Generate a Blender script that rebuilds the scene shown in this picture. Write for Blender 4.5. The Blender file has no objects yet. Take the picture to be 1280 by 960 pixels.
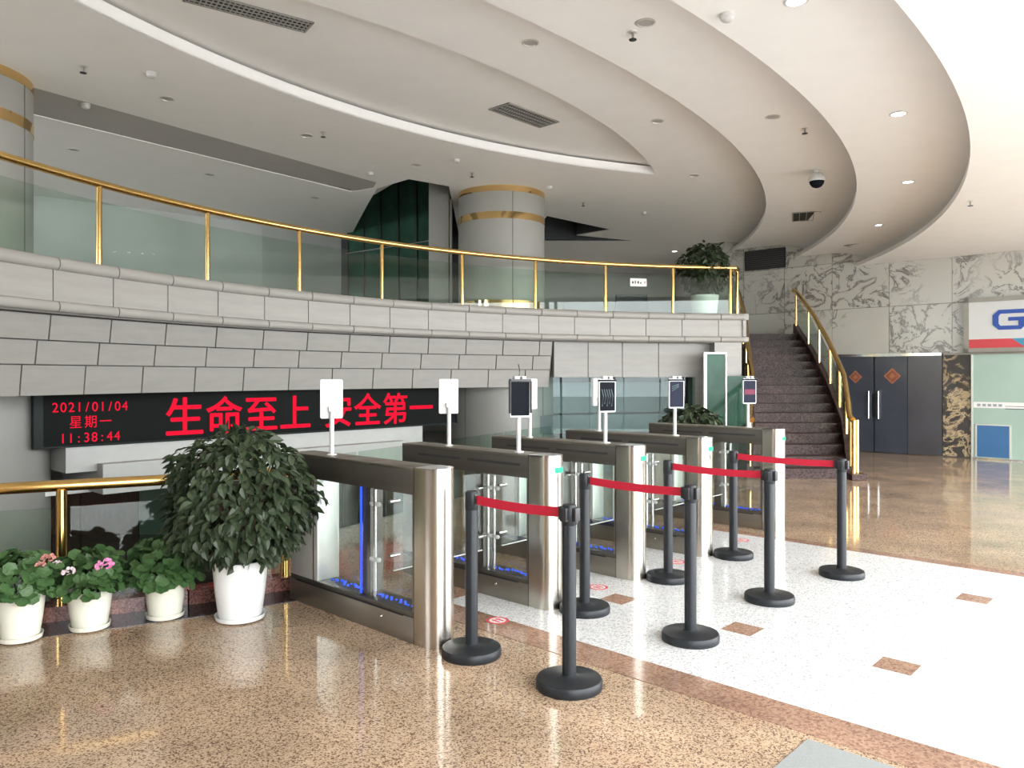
import bpy, bmesh, math, random
from mathutils import Vector, Matrix
from mathutils.geometry import tessellate_polygon
R = math.radians
PI = math.pi
rnd = random.Random(7)
SC = bpy.context.scene
COL = SC.collection

# ------------------------------------------------------------------ camera, sky, light, exposure
EYE = 1.62
cam = bpy.data.cameras.new('camera')
cam.lens = 27.0
cam.sensor_width = 36.0
cam.shift_y = -10.0 / 1280.0
cam.clip_end = 200
camo = bpy.data.objects.new('camera', cam)
camo.location = (0, 0, EYE)
camo.rotation_euler = (R(90), 0, 0)
COL.objects.link(camo)
SC.camera = camo

SC.view_settings.view_transform = 'Standard'
SC.view_settings.look = 'None'
SC.view_settings.gamma = 1.0
SC.view_settings.use_curve_mapping = False
SC.view_settings.exposure = 0.0
SC.cycles.transparent_max_bounces = 64
SC.cycles.max_bounces = 14
SC.cycles.diffuse_bounces = 8

world = bpy.data.worlds.new('world')
SC.world = world
world.use_nodes = True
wn = world.node_tree.nodes
wl = world.node_tree.links
bg = wn['Background']
bg.inputs['Color'].default_value = (0.93, 0.97, 1.0, 1)
bg.inputs['Strength'].default_value = 12.5

# the room's own axes: s runs along the gate lanes away from the entrance, t across them
D1 = Vector((-0.730, 0.683))
D2 = Vector((0.683, 0.730))
ANG = math.atan2(D1.y, D1.x)          # local +x = s, local +y = -t
def st(s, t):
    return Vector((D1.x * s + D2.x * t, D1.y * s + D2.y * t))
S_FRONT, S_BACK, T_LEFT, T_WALL = -2.6, 16.0, -9.0, 17.2

# daylight through the glazed entrance front behind the camera: a portal for the sky
def daylight_portal(name, s0, t0, w, z0, z1, direction):
    l = bpy.data.lights.new(name, 'AREA')
    l.shape = 'RECTANGLE'
    l.size = w
    l.size_y = z1 - z0
    l.cycles.is_portal = True
    o = bpy.data.objects.new(name, l)
    c = st(s0, t0)
    o.location = (c.x, c.y, (z0 + z1) / 2)
    o.rotation_euler = Vector((direction.x, direction.y, 0)).to_track_quat('-Z', 'Y').to_euler()
    COL.objects.link(o)
T_GLAZ = -2.0
daylight_portal('entrance_daylight', S_FRONT, (T_GLAZ + T_WALL) / 2, T_WALL - T_GLAZ, 0.0, 3.9, D1)
daylight_portal('added_mezzanine_daylight', 10.0, T_LEFT - 0.05, 11.0, 2.9, 4.85, D2)  # added opening in the unseen left wall, put in to brighten the mezzanine

# ------------------------------------------------------------------ materials
MATS = {}
def mat(name, col, rough=0.5, metal=0.0, noise=0.0, nscale=8.0, bump=0.0, bscale=40.0, coat=0.0,
        emit=None, estr=0.0, spec=0.5, stretch=None):
    if name in MATS:
        return MATS[name]
    m = bpy.data.materials.new(name)
    m.use_nodes = True
    nt = m.node_tree
    b = nt.nodes['Principled BSDF']
    b.inputs['Base Color'].default_value = (*col, 1)
    b.inputs['Roughness'].default_value = rough
    b.inputs['Metallic'].default_value = metal
    b.inputs['Specular IOR Level'].default_value = spec
    b.inputs['Coat Weight'].default_value = coat
    if emit:
        b.inputs['Emission Color'].default_value = (*emit, 1)
        b.inputs['Emission Strength'].default_value = estr
    if noise > 0 or bump > 0:
        tc = nt.nodes.new('ShaderNodeTexCoord')
        mp = nt.nodes.new('ShaderNodeMapping')
        nt.links.new(tc.outputs['Object'], mp.inputs['Vector'])
        if stretch:
            mp.inputs['Scale'].default_value = stretch
        if noise > 0:
            nz = nt.nodes.new('ShaderNodeTexNoise')
            nz.inputs['Scale'].default_value = nscale
            nz.inputs['Detail'].default_value = 5
            nt.links.new(mp.outputs['Vector'], nz.inputs['Vector'])
            rp = nt.nodes.new('ShaderNodeValToRGB')
            rp.color_ramp.elements[0].position = 0.3
            rp.color_ramp.elements[1].position = 0.7
            rp.color_ramp.elements[0].color = (*[max(0, x * (1 - noise)) for x in col], 1)
            rp.color_ramp.elements[1].color = (*[min(1, x * (1 + noise)) for x in col], 1)
            nt.links.new(nz.outputs['Fac'], rp.inputs['Fac'])
            nt.links.new(rp.outputs['Color'], b.inputs['Base Color'])
        if bump > 0:
            n2 = nt.nodes.new('ShaderNodeTexNoise')
            n2.inputs['Scale'].default_value = bscale
            nt.links.new(mp.outputs['Vector'], n2.inputs['Vector'])
            bp = nt.nodes.new('ShaderNodeBump')
            bp.inputs['Strength'].default_value = bump
            bp.inputs['Distance'].default_value = 0.01
            nt.links.new(n2.outputs['Fac'], bp.inputs['Height'])
            nt.links.new(bp.outputs['Normal'], b.inputs['Normal'])
    MATS[name] = m
    return m

def granite(name, base, light, dark, scale=90.0, rough=0.1, patch=0.12, darkpos=0.40, spec=0.5):
    """polished stone: fine crystals of three tones and soft larger clouds"""
    m = bpy.data.materials.new(name)
    m.use_nodes = True
    nt = m.node_tree
    L = nt.links.new
    b = nt.nodes['Principled BSDF']
    b.inputs['Roughness'].default_value = rough
    b.inputs['Specular IOR Level'].default_value = spec
    tc = nt.nodes.new('ShaderNodeTexCoord')
    wob = nt.nodes.new('ShaderNodeTexNoise')
    wob.inputs['Scale'].default_value = scale * 0.6
    L(tc.outputs['Object'], wob.inputs['Vector'])
    ws_ = nt.nodes.new('ShaderNodeVectorMath')
    ws_.operation = 'MULTIPLY_ADD'
    ws_.inputs[1].default_value = (0.9 / scale,) * 3
    L(wob.outputs['Color'], ws_.inputs[0])
    L(tc.outputs['Object'], ws_.inputs[2])
    n1 = nt.nodes.new('ShaderNodeTexVoronoi')
    n1.inputs['Scale'].default_value = scale
    L(ws_.outputs['Vector'], n1.inputs['Vector'])
    sp_ = nt.nodes.new('ShaderNodeSeparateColor')
    L(n1.outputs['Color'], sp_.inputs['Color'])
    rp = nt.nodes.new('ShaderNodeValToRGB')
    e = rp.color_ramp.elements
    e[0].position, e[0].color = darkpos * 0.55, (*dark, 1)
    e[1].position, e[1].color = 0.95, (*light, 1)
    x = e.new(darkpos * 0.55 + 0.16)
    x.color = (*base, 1)
    L(sp_.outputs['Red'], rp.inputs['Fac'])
    n2 = nt.nodes.new('ShaderNodeTexNoise')
    n2.inputs['Scale'].default_value = 1.6
    n2.inputs['Detail'].default_value = 4
    L(tc.outputs['Object'], n2.inputs['Vector'])
    mr = nt.nodes.new('ShaderNodeMapRange')
    mr.inputs['From Min'].default_value = 0.3
    mr.inputs['From Max'].default_value = 0.7
    mr.inputs['To Min'].default_value = 1 - patch
    mr.inputs['To Max'].default_value = 1 + patch
    L(n2.outputs['Fac'], mr.inputs['Value'])
    mx = nt.nodes.new('ShaderNodeVectorMath')
    mx.operation = 'SCALE'
    L(rp.outputs['Color'], mx.inputs[0])
    L(mr.outputs['Result'], mx.inputs['Scale'])
    L(mx.outputs['Vector'], b.inputs['Base Color'])
    MATS[name] = m
    return m

def marble(name, base, vein, scale=0.9, rough=0.18, width=0.06):
    m = bpy.data.materials.new(name)
    m.use_nodes = True
    nt = m.node_tree
    L = nt.links.new
    b = nt.nodes['Principled BSDF']
    b.inputs['Roughness'].default_value = rough
    tc = nt.nodes.new('ShaderNodeTexCoord')
    oi = nt.nodes.new('ShaderNodeObjectInfo')
    ad = nt.nodes.new('ShaderNodeVectorMath')
    ad.operation = 'MULTIPLY_ADD'
    ad.inputs[1].default_value = (1, 1, 1)
    cm = nt.nodes.new('ShaderNodeCombineXYZ')
    mu = nt.nodes.new('ShaderNodeMath')
    mu.operation = 'MULTIPLY'
    mu.inputs[1].default_value = 9.0
    L(oi.outputs['Random'], mu.inputs[0])
    L(mu.outputs['Value'], cm.inputs['X'])
    L(mu.outputs['Value'], cm.inputs['Z'])
    L(tc.outputs['Object'], ad.inputs[0])
    L(cm.outputs['Vector'], ad.inputs[2])
    nz = nt.nodes.new('ShaderNodeTexNoise')
    nz.inputs['Scale'].default_value = scale
    nz.inputs['Detail'].default_value = 8
    nz.inputs['Roughness'].default_value = 0.62
    nz.inputs['Distortion'].default_value = 0.9
    L(ad.outputs['Vector'], nz.inputs['Vector'])
    rp = nt.nodes.new('ShaderNodeValToRGB')
    e = rp.color_ramp.elements
    e[0].position, e[0].color = 0.5 - width, (*base, 1)
    e[1].position, e[1].color = 0.5 + width, (*base, 1)
    x = e.new(0.5)
    x.color = (*vein, 1)
    L(nz.outputs['Fac'], rp.inputs['Fac'])
    n2 = nt.nodes.new('ShaderNodeTexNoise')
    n2.inputs['Scale'].default_value = 0.8
    L(ad.outputs['Vector'], n2.inputs['Vector'])
    mr = nt.nodes.new('ShaderNodeMapRange')
    mr.inputs['From Min'].default_value = 0.36
    mr.inputs['From Max'].default_value = 0.55
    L(n2.outputs['Fac'], mr.inputs['Value'])
    mx = nt.nodes.new('ShaderNodeMix')
    mx.data_type = 'RGBA'
    L(mr.outputs['Result'], mx.inputs['Factor'])
    mx.inputs['A'].default_value = (*base, 1)
    L(rp.outputs['Color'], mx.inputs['B'])
    L(mx.outputs['Result'], b.inputs['Base Color'])
    MATS[name] = m
    return m

def glass(name, tint=(0.86, 0.93, 0.9), refl=0.06, rough=0.0):
    """thin architectural glass: tinted see-through sheet with a Fresnel mirror on it"""
    m = bpy.data.materials.new(name)
    m.use_nodes = True
    nt = m.node_tree
    nt.nodes.remove(nt.nodes['Principled BSDF'])
    out = nt.nodes['Material Output']
    tr = nt.nodes.new('ShaderNodeBsdfTransparent')
    tr.inputs['Color'].default_value = (*tint, 1)
    gl = nt.nodes.new('ShaderNodeBsdfGlossy')
    gl.inputs['Roughness'].default_value = rough
    lw_ = nt.nodes.new('ShaderNodeLayerWeight')      # Schlick: the same from both faces of the sheet
    lw_.inputs['Blend'].default_value = 0.5
    pw = nt.nodes.new('ShaderNodeMath')
    pw.operation = 'POWER'
    pw.inputs[1].default_value = 5.0
    ml = nt.nodes.new('ShaderNodeMath')
    ml.operation = 'MULTIPLY_ADD'
    ml.inputs[1].default_value = 1.0 - refl
    ml.inputs[2].default_value = refl
    ml.use_clamp = True
    nt.links.new(lw_.outputs['Facing'], pw.inputs[0])
    nt.links.new(pw.outputs['Value'], ml.inputs[0])
    mx = nt.nodes.new('ShaderNodeMixShader')
    nt.links.new(ml.outputs['Value'], mx.inputs['Fac'])
    nt.links.new(tr.outputs['BSDF'], mx.inputs[1])
    nt.links.new(gl.outputs['BSDF'], mx.inputs[2])
    nt.links.new(mx.outputs['Shader'], out.inputs['Surface'])
    MATS[name] = m
    return m

M_FLOOR = granite('beige granite', (0.40, 0.28, 0.18), (0.54, 0.40, 0.28), (0.15, 0.09, 0.06), 150, 0.08, 0.22, 0.30)
M_WHITE_FLOOR = granite('white granite', (0.68, 0.68, 0.675), (0.78, 0.78, 0.775), (0.40, 0.41, 0.42), 120, 0.12, 0.03, 0.25)
M_BROWN = granite('brown veined granite', (0.30, 0.175, 0.12), (0.40, 0.255, 0.18), (0.22, 0.125, 0.09), 95, 0.12, 0.28, 0.30)
M_REDGRAN = granite('red granite', (0.16, 0.065, 0.05), (0.25, 0.12, 0.10), (0.08, 0.035, 0.03), 120, 0.14, 0.25)
M_STEP = granite('dark red granite', (0.055, 0.030, 0.027), (0.095, 0.06, 0.055), (0.022, 0.012, 0.012), 60, 0.42, 0.3, spec=0.2)
M_BLACKST = granite('black granite', (0.02, 0.02, 0.022), (0.05, 0.05, 0.055), (0.008, 0.008, 0.008), 90, 0.12, 0.1)
M_CEIL = mat('white ceiling paint', (0.87, 0.855, 0.835), 0.6, noise=0.015, nscale=3, spec=0.25)
M_CEILG = mat('grey ceiling paint', (0.42, 0.40, 0.385), 0.6, noise=0.03, nscale=3)
M_WALL = mat('grey wall paint', (0.50, 0.49, 0.47), 0.7, noise=0.03, nscale=2)
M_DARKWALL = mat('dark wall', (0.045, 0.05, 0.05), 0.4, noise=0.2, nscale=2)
M_TILE = mat('beige stone tile', (0.335, 0.318, 0.292), 0.42, noise=0.06, nscale=2.5, stretch=(1, 1, 6))
M_TILE2 = mat('grey stone tile', (0.285, 0.272, 0.248), 0.42, noise=0.06, nscale=2.5, stretch=(1, 1, 6))
M_JOINT = mat('joint grey', (0.16, 0.15, 0.14), 0.8, noise=0.1)
M_COLUMN = mat('grey aluminium cladding', (0.33, 0.325, 0.30), 0.45, 0.0, noise=0.04, nscale=1.5)
M_GOLD = mat('polished brass', (0.83, 0.55, 0.20), 0.16, 1.0, noise=0.06, nscale=5)
M_GOLDR = mat('mirror brass band', (0.80, 0.55, 0.25), 0.08, 1.0, noise=0.05, nscale=3)
M_STEEL = mat('brushed steel', (0.58, 0.545, 0.48), 0.27, 1.0, noise=0.05, nscale=12, stretch=(1, 1, 0.04))
M_STEELD = mat('dark brushed steel', (0.105, 0.095, 0.082), 0.40, 0.6, noise=0.10, nscale=14, stretch=(0.05, 1, 1))
M_STEELB = mat('base brushed steel', (0.26, 0.235, 0.20), 0.36, 0.85, noise=0.08, nscale=14, stretch=(0.05, 1, 1))
M_ALU = mat('pale aluminium', (0.72, 0.71, 0.66), 0.35, 0.5, noise=0.03)
M_CHROME = mat('satin chrome', (0.66, 0.66, 0.66), 0.18, 1.0, noise=0.02)
M_WHITEP = mat('white plastic', (0.60, 0.60, 0.585), 0.35, noise=0.02)
M_BLACKP = mat('black plastic', (0.012, 0.012, 0.014), 0.35, noise=0.1)
M_STAN = mat('black powder coat', (0.016, 0.018, 0.021), 0.42, noise=0.12, nscale=30, spec=0.28)
M_RED = mat('red webbing', (0.50, 0.006, 0.03), 0.7, noise=0.05, nscale=60, bump=0.2, bscale=300)
M_POT = mat('white ceramic', (0.78, 0.79, 0.77), 0.28, noise=0.03, nscale=4)
M_POTC = mat('cream plastic', (0.74, 0.73, 0.62), 0.4, noise=0.04, nscale=5)
M_SOIL = mat('soil', (0.04, 0.028, 0.02), 0.95, noise=0.4, nscale=40)
M_LEAF = mat('dark green leaf', (0.034, 0.050, 0.024), 0.45, noise=0.4, nscale=3, spec=0.35)
M_LEAFG = mat('geranium leaf', (0.050, 0.110, 0.032), 0.55, noise=0.45, nscale=12)
M_STEM = mat('woody stem', (0.10, 0.075, 0.05), 0.8, noise=0.2)
M_PINK = mat('pink petals', (0.75, 0.27, 0.50), 0.6, noise=0.2, nscale=40)
M_PALEP = mat('pale pink petals', (0.72, 0.55, 0.60), 0.6, noise=0.15, nscale=40)
M_SALMON = mat('salmon petals', (0.62, 0.28, 0.24), 0.6, noise=0.15, nscale=40)
M_LED = mat('led panel black', (0.006, 0.008, 0.007), 0.7, noise=0.1, spec=0.15)
M_LEDTXT = mat('red led light', (0.02, 0.0, 0.001), 0.8, spec=0.0, emit=(1.0, 0.012, 0.045), estr=1.0)
M_BLUELED = mat('blue led light', (0.02, 0.05, 0.5), 0.5, emit=(0.04, 0.14, 1.0), estr=0.85)
M_GREENLED = mat('green led light', (0.02, 0.2, 0.1), 0.6, spec=0.1, emit=(0.06, 0.75, 0.38), estr=0.95)
M_LAMP = mat('lit lamp lens', (1, 1, 1), 0.4, emit=(1.0, 0.96, 0.88), estr=9.0)
M_DOOR = mat('dark blue grey door glass', (0.055, 0.062, 0.078), 0.12, noise=0.15, nscale=1.2)
M_FROST = mat('frosted green glass', (0.33, 0.44, 0.38), 0.22, noise=0.06, nscale=1.0)
M_GREENGL = mat('green tinted glass door', (0.04, 0.10, 0.07), 0.10, noise=0.3, nscale=2, spec=0.12)
M_MARBLE = marble('white veined marble', (0.46, 0.445, 0.40), (0.13, 0.12, 0.11), 2.1, 0.2, 0.04)
M_MIRST = marble('black gold marble', (0.06, 0.055, 0.05), (0.55, 0.42, 0.25), 2.4, 0.03, 0.05)
M_GLASS = glass('balustrade glass', (0.86, 0.92, 0.885), 0.028)
M_GLASSC = glass('clear gate glass', (0.955, 0.975, 0.97), 0.04)
M_GLASST = glass('teal partition glass', (0.74, 0.84, 0.83), 0.022)
M_BLUEPOS = mat('blue poster', (0.045, 0.14, 0.30), 0.35, noise=0.04)
M_SIGNW = mat('white sign face', (0.56, 0.57, 0.56), 0.35, noise=0.01)
M_SIGNB = mat('sign blue', (0.02, 0.07, 0.33), 0.4, noise=0.02)
M_SIGNR = mat('sign red', (0.52, 0.05, 0.06), 0.4, noise=0.02)
M_SIGNT = mat('sign teal', (0.05, 0.24, 0.38), 0.4, noise=0.02)
M_FRAME = mat('grey metal frame', (0.30, 0.285, 0.25), 0.4, 0.6, noise=0.05)
M_ORANGE = mat('faded red paper', (0.24, 0.07, 0.04), 0.7, noise=0.3, nscale=18)
M_ORANGE2 = mat('orange paper', (0.34, 0.14, 0.06), 0.7, noise=0.2, nscale=18)
M_WOOD = mat('brown wood panel', (0.085, 0.045, 0.026), 0.35, noise=0.25, nscale=3, stretch=(6, 6, 0.5))
M_LOWGREEN = mat('pale green door', (0.20, 0.30, 0.23), 0.35, noise=0.06)
M_LOWFLOOR = granite('lower floor red brown', (0.16, 0.075, 0.05), (0.26, 0.14, 0.10), (0.05, 0.025, 0.02), 60, 0.15, 0.3)
M_VENT = mat('vent metal', (0.36, 0.35, 0.33), 0.5, 0.3, noise=0.05)
M_VENTD = mat('vent shadow', (0.03, 0.03, 0.03), 0.8, noise=0.1)
M_STICK = mat('red sticker', (0.62, 0.05, 0.07), 0.4, noise=0.05)
M_MAT = mat('grey rubber mat', (0.27, 0.285, 0.28), 0.85, noise=0.04, nscale=60, bump=0.3, bscale=200)
M_SCREEN = mat('dark glossy screen', (0.008, 0.009, 0.013), 0.2, noise=0.1, spec=0.03)
M_SCRBLUE = mat('screen lit blue', (0.008, 0.009, 0.016), 0.2, spec=0.05, emit=(0.10, 0.12, 0.22), estr=0.25)
M_SCRPINK = mat('screen pink picture', (0.05, 0.01, 0.02), 0.3, spec=0.1, emit=(0.6, 0.12, 0.22), estr=0.5)
M_SCRGREY = mat('screen grey picture', (0.03, 0.04, 0.04), 0.3, spec=0.1, emit=(0.35, 0.45, 0.5), estr=0.4)
M_NOTICE = mat('white notice card', (0.75, 0.74, 0.72), 0.5, noise=0.02)
M_INK = mat('dark ink', (0.06, 0.05, 0.06), 0.6, noise=0.05)
M_OUT = mat('outdoor paving', (0.42, 0.42, 0.40), 0.8, noise=0.1)

# ------------------------------------------------------------------ mesh helpers
def link(o, parent=None):
    COL.objects.link(o)
    if parent is not None:
        o.parent = parent
    return o

def tag(o, label=None, cat=None, group=None, kind=None):
    if label: o['label'] = label
    if cat: o['category'] = cat
    if group: o['group'] = group
    if kind: o['kind'] = kind
    return o

def mesh_obj(name, bm, m, parent=None, smooth=False, loc=None, rotz=None):
    me = bpy.data.meshes.new(name)
    bmesh.ops.recalc_face_normals(bm, faces=bm.faces[:])
    bm.to_mesh(me)
    bm.free()
    if smooth:
        for p in me.polygons:
            p.use_smooth = True
        try:
            me.set_sharp_from_angle(angle=R(38))
        except Exception:
            pass
    me.materials.append(m)
    o = bpy.data.objects.new(name, me)
    if loc is not None: o.location = loc
    if rotz is not None: o.rotation_euler = (0, 0, rotz)
    return link(o, parent)

def inst(name, me, parent=None, loc=(0, 0, 0), rot=(0, 0, 0), scale=(1, 1, 1)):
    o = bpy.data.objects.new(name, me)
    o.location = loc
    o.rotation_euler = rot
    o.scale = scale
    return link(o, parent)

def empty(name, label, cat, loc=(0, 0, 0), rotz=0.0, group=None, kind=None):
    o = bpy.data.objects.new(name, None)
    o.empty_display_size = 0.1
    o.location = loc
    o.rotation_euler = (0, 0, rotz)
    link(o)
    return tag(o, label, cat, group, kind)

def a_box(bm, x0, x1, y0, y1, z0, z1, bevel=0.0):
    vs = [bm.verts.new((x, y, z)) for z in (z0, z1) for y in (y0, y1) for x in (x0, x1)]
    fs = []
    for f in ((0, 2, 3, 1), (4, 5, 7, 6), (0, 1, 5, 4), (2, 6, 7, 3), (0, 4, 6, 2), (1, 3, 7, 5)):
        fs.append(bm.faces.new([vs[i] for i in f]))
    if bevel > 0:
        es = list({e for f in fs for e in f.edges})
        bmesh.ops.bevel(bm, geom=es, offset=bevel, segments=2, affect='EDGES', profile=0.6)

def box(name, x0, x1, y0, y1, z0, z1, m, parent=None, bevel=0.0, **k):
    bm = bmesh.new()
    a_box(bm, x0, x1, y0, y1, z0, z1, bevel)
    return mesh_obj(name, bm, m, parent, smooth=bevel > 0, **k)

def a_tube(bm, pts, r, n=12, closed_ends=True):
    pts = [Vector(p) for p in pts]
    rings = []
    up = Vector((0, 0, 1))
    for i, p in enumerate(pts):
        d = (pts[min(i + 1, len(pts) - 1)] - pts[max(i - 1, 0)]).normalized()
        a = d.cross(up)
        if a.length < 1e-3:
            a = d.cross(Vector((0, 1, 0)))
        a.normalize()
        b = a.cross(d).normalized()
        rr = r[i] if isinstance(r, (list, tuple)) else r
        rings.append([bm.verts.new(p + (a * math.cos(2 * PI * k / n) + b * math.sin(2 * PI * k / n)) * rr) for k in range(n)])
    for i in range(len(rings) - 1):
        for k in range(n):
            bm.faces.new((rings[i][k], rings[i][(k + 1) % n], rings[i + 1][(k + 1) % n], rings[i + 1][k]))
    if closed_ends:
        bm.faces.new(rings[0])
        bm.faces.new(rings[-1][::-1])

def tube(name, pts, r, m, parent=None, n=12, **k):
    bm = bmesh.new()
    a_tube(bm, pts, r, n)
    return mesh_obj(name, bm, m, parent, smooth=True, **k)

def a_lathe(bm, prof, n=32, cx=0, cy=0, cz=0):
    rings = []
    for r, z in prof:
        if r < 1e-5:
            rings.append([bm.verts.new((cx, cy, cz + z))])
        else:
            rings.append([bm.verts.new((cx + r * math.cos(2 * PI * k / n), cy + r * math.sin(2 * PI * k / n), cz + z)) for k in range(n)])
    for i in range(len(rings) - 1):
        A, B = rings[i], rings[i + 1]
        for k in range(n):
            k2 = (k + 1) % n
            if len(A) == 1 and len(B) == 1: continue
            if len(A) == 1: bm.faces.new((A[0], B[k2], B[k]))
            elif len(B) == 1: bm.faces.new((A[k], A[k2], B[0]))
            else: bm.faces.new((A[k], A[k2], B[k2], B[k]))

def lathe(name, prof, m, parent=None, n=32, **k):
    bm = bmesh.new()
    a_lathe(bm, prof, n)
    return mesh_obj(name, bm, m, parent, smooth=True, **k)

def a_prism(bm, poly, z0, z1, holes=()):
    loops = [poly] + list(holes)
    flat = [p for l in loops for p in l]
    tris = tessellate_polygon([[Vector((p[0], p[1], 0)) for p in l] for l in loops])
    bot = [bm.verts.new((p[0], p[1], z0)) for p in flat]
    top = [bm.verts.new((p[0], p[1], z1)) for p in flat]
    for t in tris:
        try:
            bm.faces.new([bot[i] for i in t]); bm.faces.new([top[i] for i in reversed(t)])
        except ValueError:
            pass
    i0 = 0
    for l in loops:
        n = len(l)
        for k in range(n):
            a, b = i0 + k, i0 + (k + 1) % n
            try:
                bm.faces.new((bot[a], bot[b], top[b], top[a]))
            except ValueError:
                pass
        i0 += n

def prism(name, poly, z0, z1, m, parent=None, holes=(), smooth=False, **k):
    bm = bmesh.new()
    a_prism(bm, poly, z0, z1, holes)
    return mesh_obj(name, bm, m, parent, smooth=smooth, **k)

def arc(cx, cy, r, a0, a1, n):
    return [(cx + r * math.cos(R(a0 + (a1 - a0) * i / n)), cy + r * math.sin(R(a0 + (a1 - a0) * i / n))) for i in range(n + 1)]

def a_sweep(bm, prof, a0, a1, n, cx=0, cy=0):
    """closed (r,z) profile swept round a vertical axis from a0 to a1 degrees, ends capped"""
    rings = []
    for i in range(n + 1):
        a = R(a0 + (a1 - a0) * i / n)
        rings.append([bm.verts.new((cx + r * math.cos(a), cy + r * math.sin(a), z)) for r, z in prof])
    m = len(prof)
    for i in range(n):
        for k in range(m):
            bm.faces.new((rings[i][k], rings[i][(k + 1) % m], rings[i + 1][(k + 1) % m], rings[i + 1][k]))
    bm.faces.new(rings[0]); bm.faces.new(rings[-1][::-1])

def sweep(name, prof, a0, a1, n, m, parent=None, smooth=False, **k):
    bm = bmesh.new()
    a_sweep(bm, prof, a0, a1, n)
    return mesh_obj(name, bm, m, parent, smooth=smooth, **k)

def a_quad_strip(bm, ra, rb):
    A = [bm.verts.new(p) for p in ra]
    B = [bm.verts.new(p) for p in rb]
    for i in range(len(A) - 1):
        bm.faces.new((A[i], A[i + 1], B[i + 1], B[i]))

def text(name, body, size, m, parent, loc, rot, extrude=0.002, align='LEFT', sx=1.0, bold=0.0):
    cu = bpy.data.curves.new(name, 'FONT')
    cu.body = body
    cu.size = size
    cu.extrude = extrude
    cu.align_x = align
    cu.align_y = 'BOTTOM_BASELINE'
    tmp = bpy.data.objects.new(name + '_tmp', cu)
    COL.objects.link(tmp)
    dg = bpy.context.evaluated_depsgraph_get()
    me = bpy.data.meshes.new_from_object(tmp.evaluated_get(dg))
    me.name = name
    bpy.data.objects.remove(tmp)
    bpy.data.curves.remove(cu)
    if bold > 0:
        bm = bmesh.new()
        for dx, dy in ((-bold, 0), (bold, 0), (0, bold), (0, -bold)):
            n0 = len(bm.verts)
            bm.from_mesh(me)
            bm.verts.ensure_lookup_table()
            for v in bm.verts[n0:]:
                v.co.x += dx
                v.co.y += dy
        bm.to_mesh(me)
        bm.free()
    me.materials.clear()
    me.materials.append(m)
    o = bpy.data.objects.new(name, me)
    o.location = loc
    o.rotation_euler = rot
    o.scale = (sx, 1, 1)
    return link(o, parent)

# ------------------------------------------------------------------ the setting: floors
RAIL = [(-9.2, 2.45), (-7.4, 3.2), (-5.8, 3.92), (-4.4, 4.53), (-3.33, 5.0), (-2.33, 5.50), (-1.72, 5.90)]
slab = [st(S_FRONT, T_LEFT), st(S_FRONT, T_WALL), st(9.3, T_WALL), (2.4, 18.8), (0.9, 18.6), (0.72, 12.9)]
slab += [(-2.55, 6.82), (-1.80, 6.02)]
slab += [(p[0] - 0.05, p[1] + 0.09) for p in reversed(RAIL)]
floor = prism('floor', [tuple(p) for p in slab], -0.25, 0.0, M_FLOOR)
tag(floor, kind='structure')
def st_poly(s0, s1, t0, t1):
    return [tuple(st(s0, t0)), tuple(st(s1, t0)), tuple(st(s1, t1)), tuple(st(s0, t1))]
S_END = 4.12
ws = prism('white_floor_strip', st_poly(S_FRONT, S_END, 3.70, 7.33), 0.0, 0.003, M_WHITE_FLOOR, floor)
def border(s0, s1, t0, t1):
    k = s0
    while k < s1 - 0.05:
        e = min(k + 1.06, s1)
        prism('border_slab', st_poly(k + 0.002, e - 0.002, t0, t1), 0.0, 0.003 + rnd.uniform(0, 0.0006), M_BROWN, floor)
        k = e
border(-1.46 - 1.06, S_END + 0.2, 3.45, 3.70)
border(-1.46 - 1.06, S_END + 0.2, 7.33, 7.49)
for k in range(4):
    prism('border_slab', st_poly(S_END, S_END + 0.2, 3.70 + k * 0.9075 + 0.002, 3.70 + (k + 1) * 0.9075 - 0.002), 0.0, 0.0033, M_BROWN, floor)
for t in (4.595, 6.37):
    for s in (3.24, 2.28, 1.36, 0.42, -0.5, -1.4):
        prism('inlay_square', st_poly(s - 0.1, s + 0.1, t - 0.1, t + 0.1), 0.002, 0.0042, M_BROWN, floor)
# black kerb strip and red kerb along the opening
def offset_line(line, d):
    out = []
    for i, p in enumerate(line):
        a, b = Vector(line[max(i - 1, 0)]), Vector(line[min(i + 1, len(line) - 1)])
        t = (b - a).normalized()
        out.append((p[0] + t.y * d, p[1] - t.x * d))
    return out
def strip_poly(line, d0, d1):
    return offset_line(line, d0) + offset_line(line, d1)[::-1]
prism('kerb_strip', strip_poly(RAIL, 0.07, 0.40), 0.0, 0.004, M_BLACKST, floor)
for i in range(len(RAIL) - 1):
    prism('kerb_stone', strip_poly(RAIL[i:i + 2], -0.07, 0.10), 0.0, 0.10, M_REDGRAN, floor)
# entrance mat
gm = prism('floor_mat', st_poly(-0.7, 1.375, 1.95, 3.395), 0.0, 0.006, M_MAT)
tag(gm, 'grey rubber mat lying on the beige granite at the front edge', 'mat')

# outdoors in front of the entrance
og = prism('outdoor_ground', st_poly(-40, S_FRONT, -40, 40), -0.12, -0.02, M_OUT)
tag(og, kind='structure')

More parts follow.
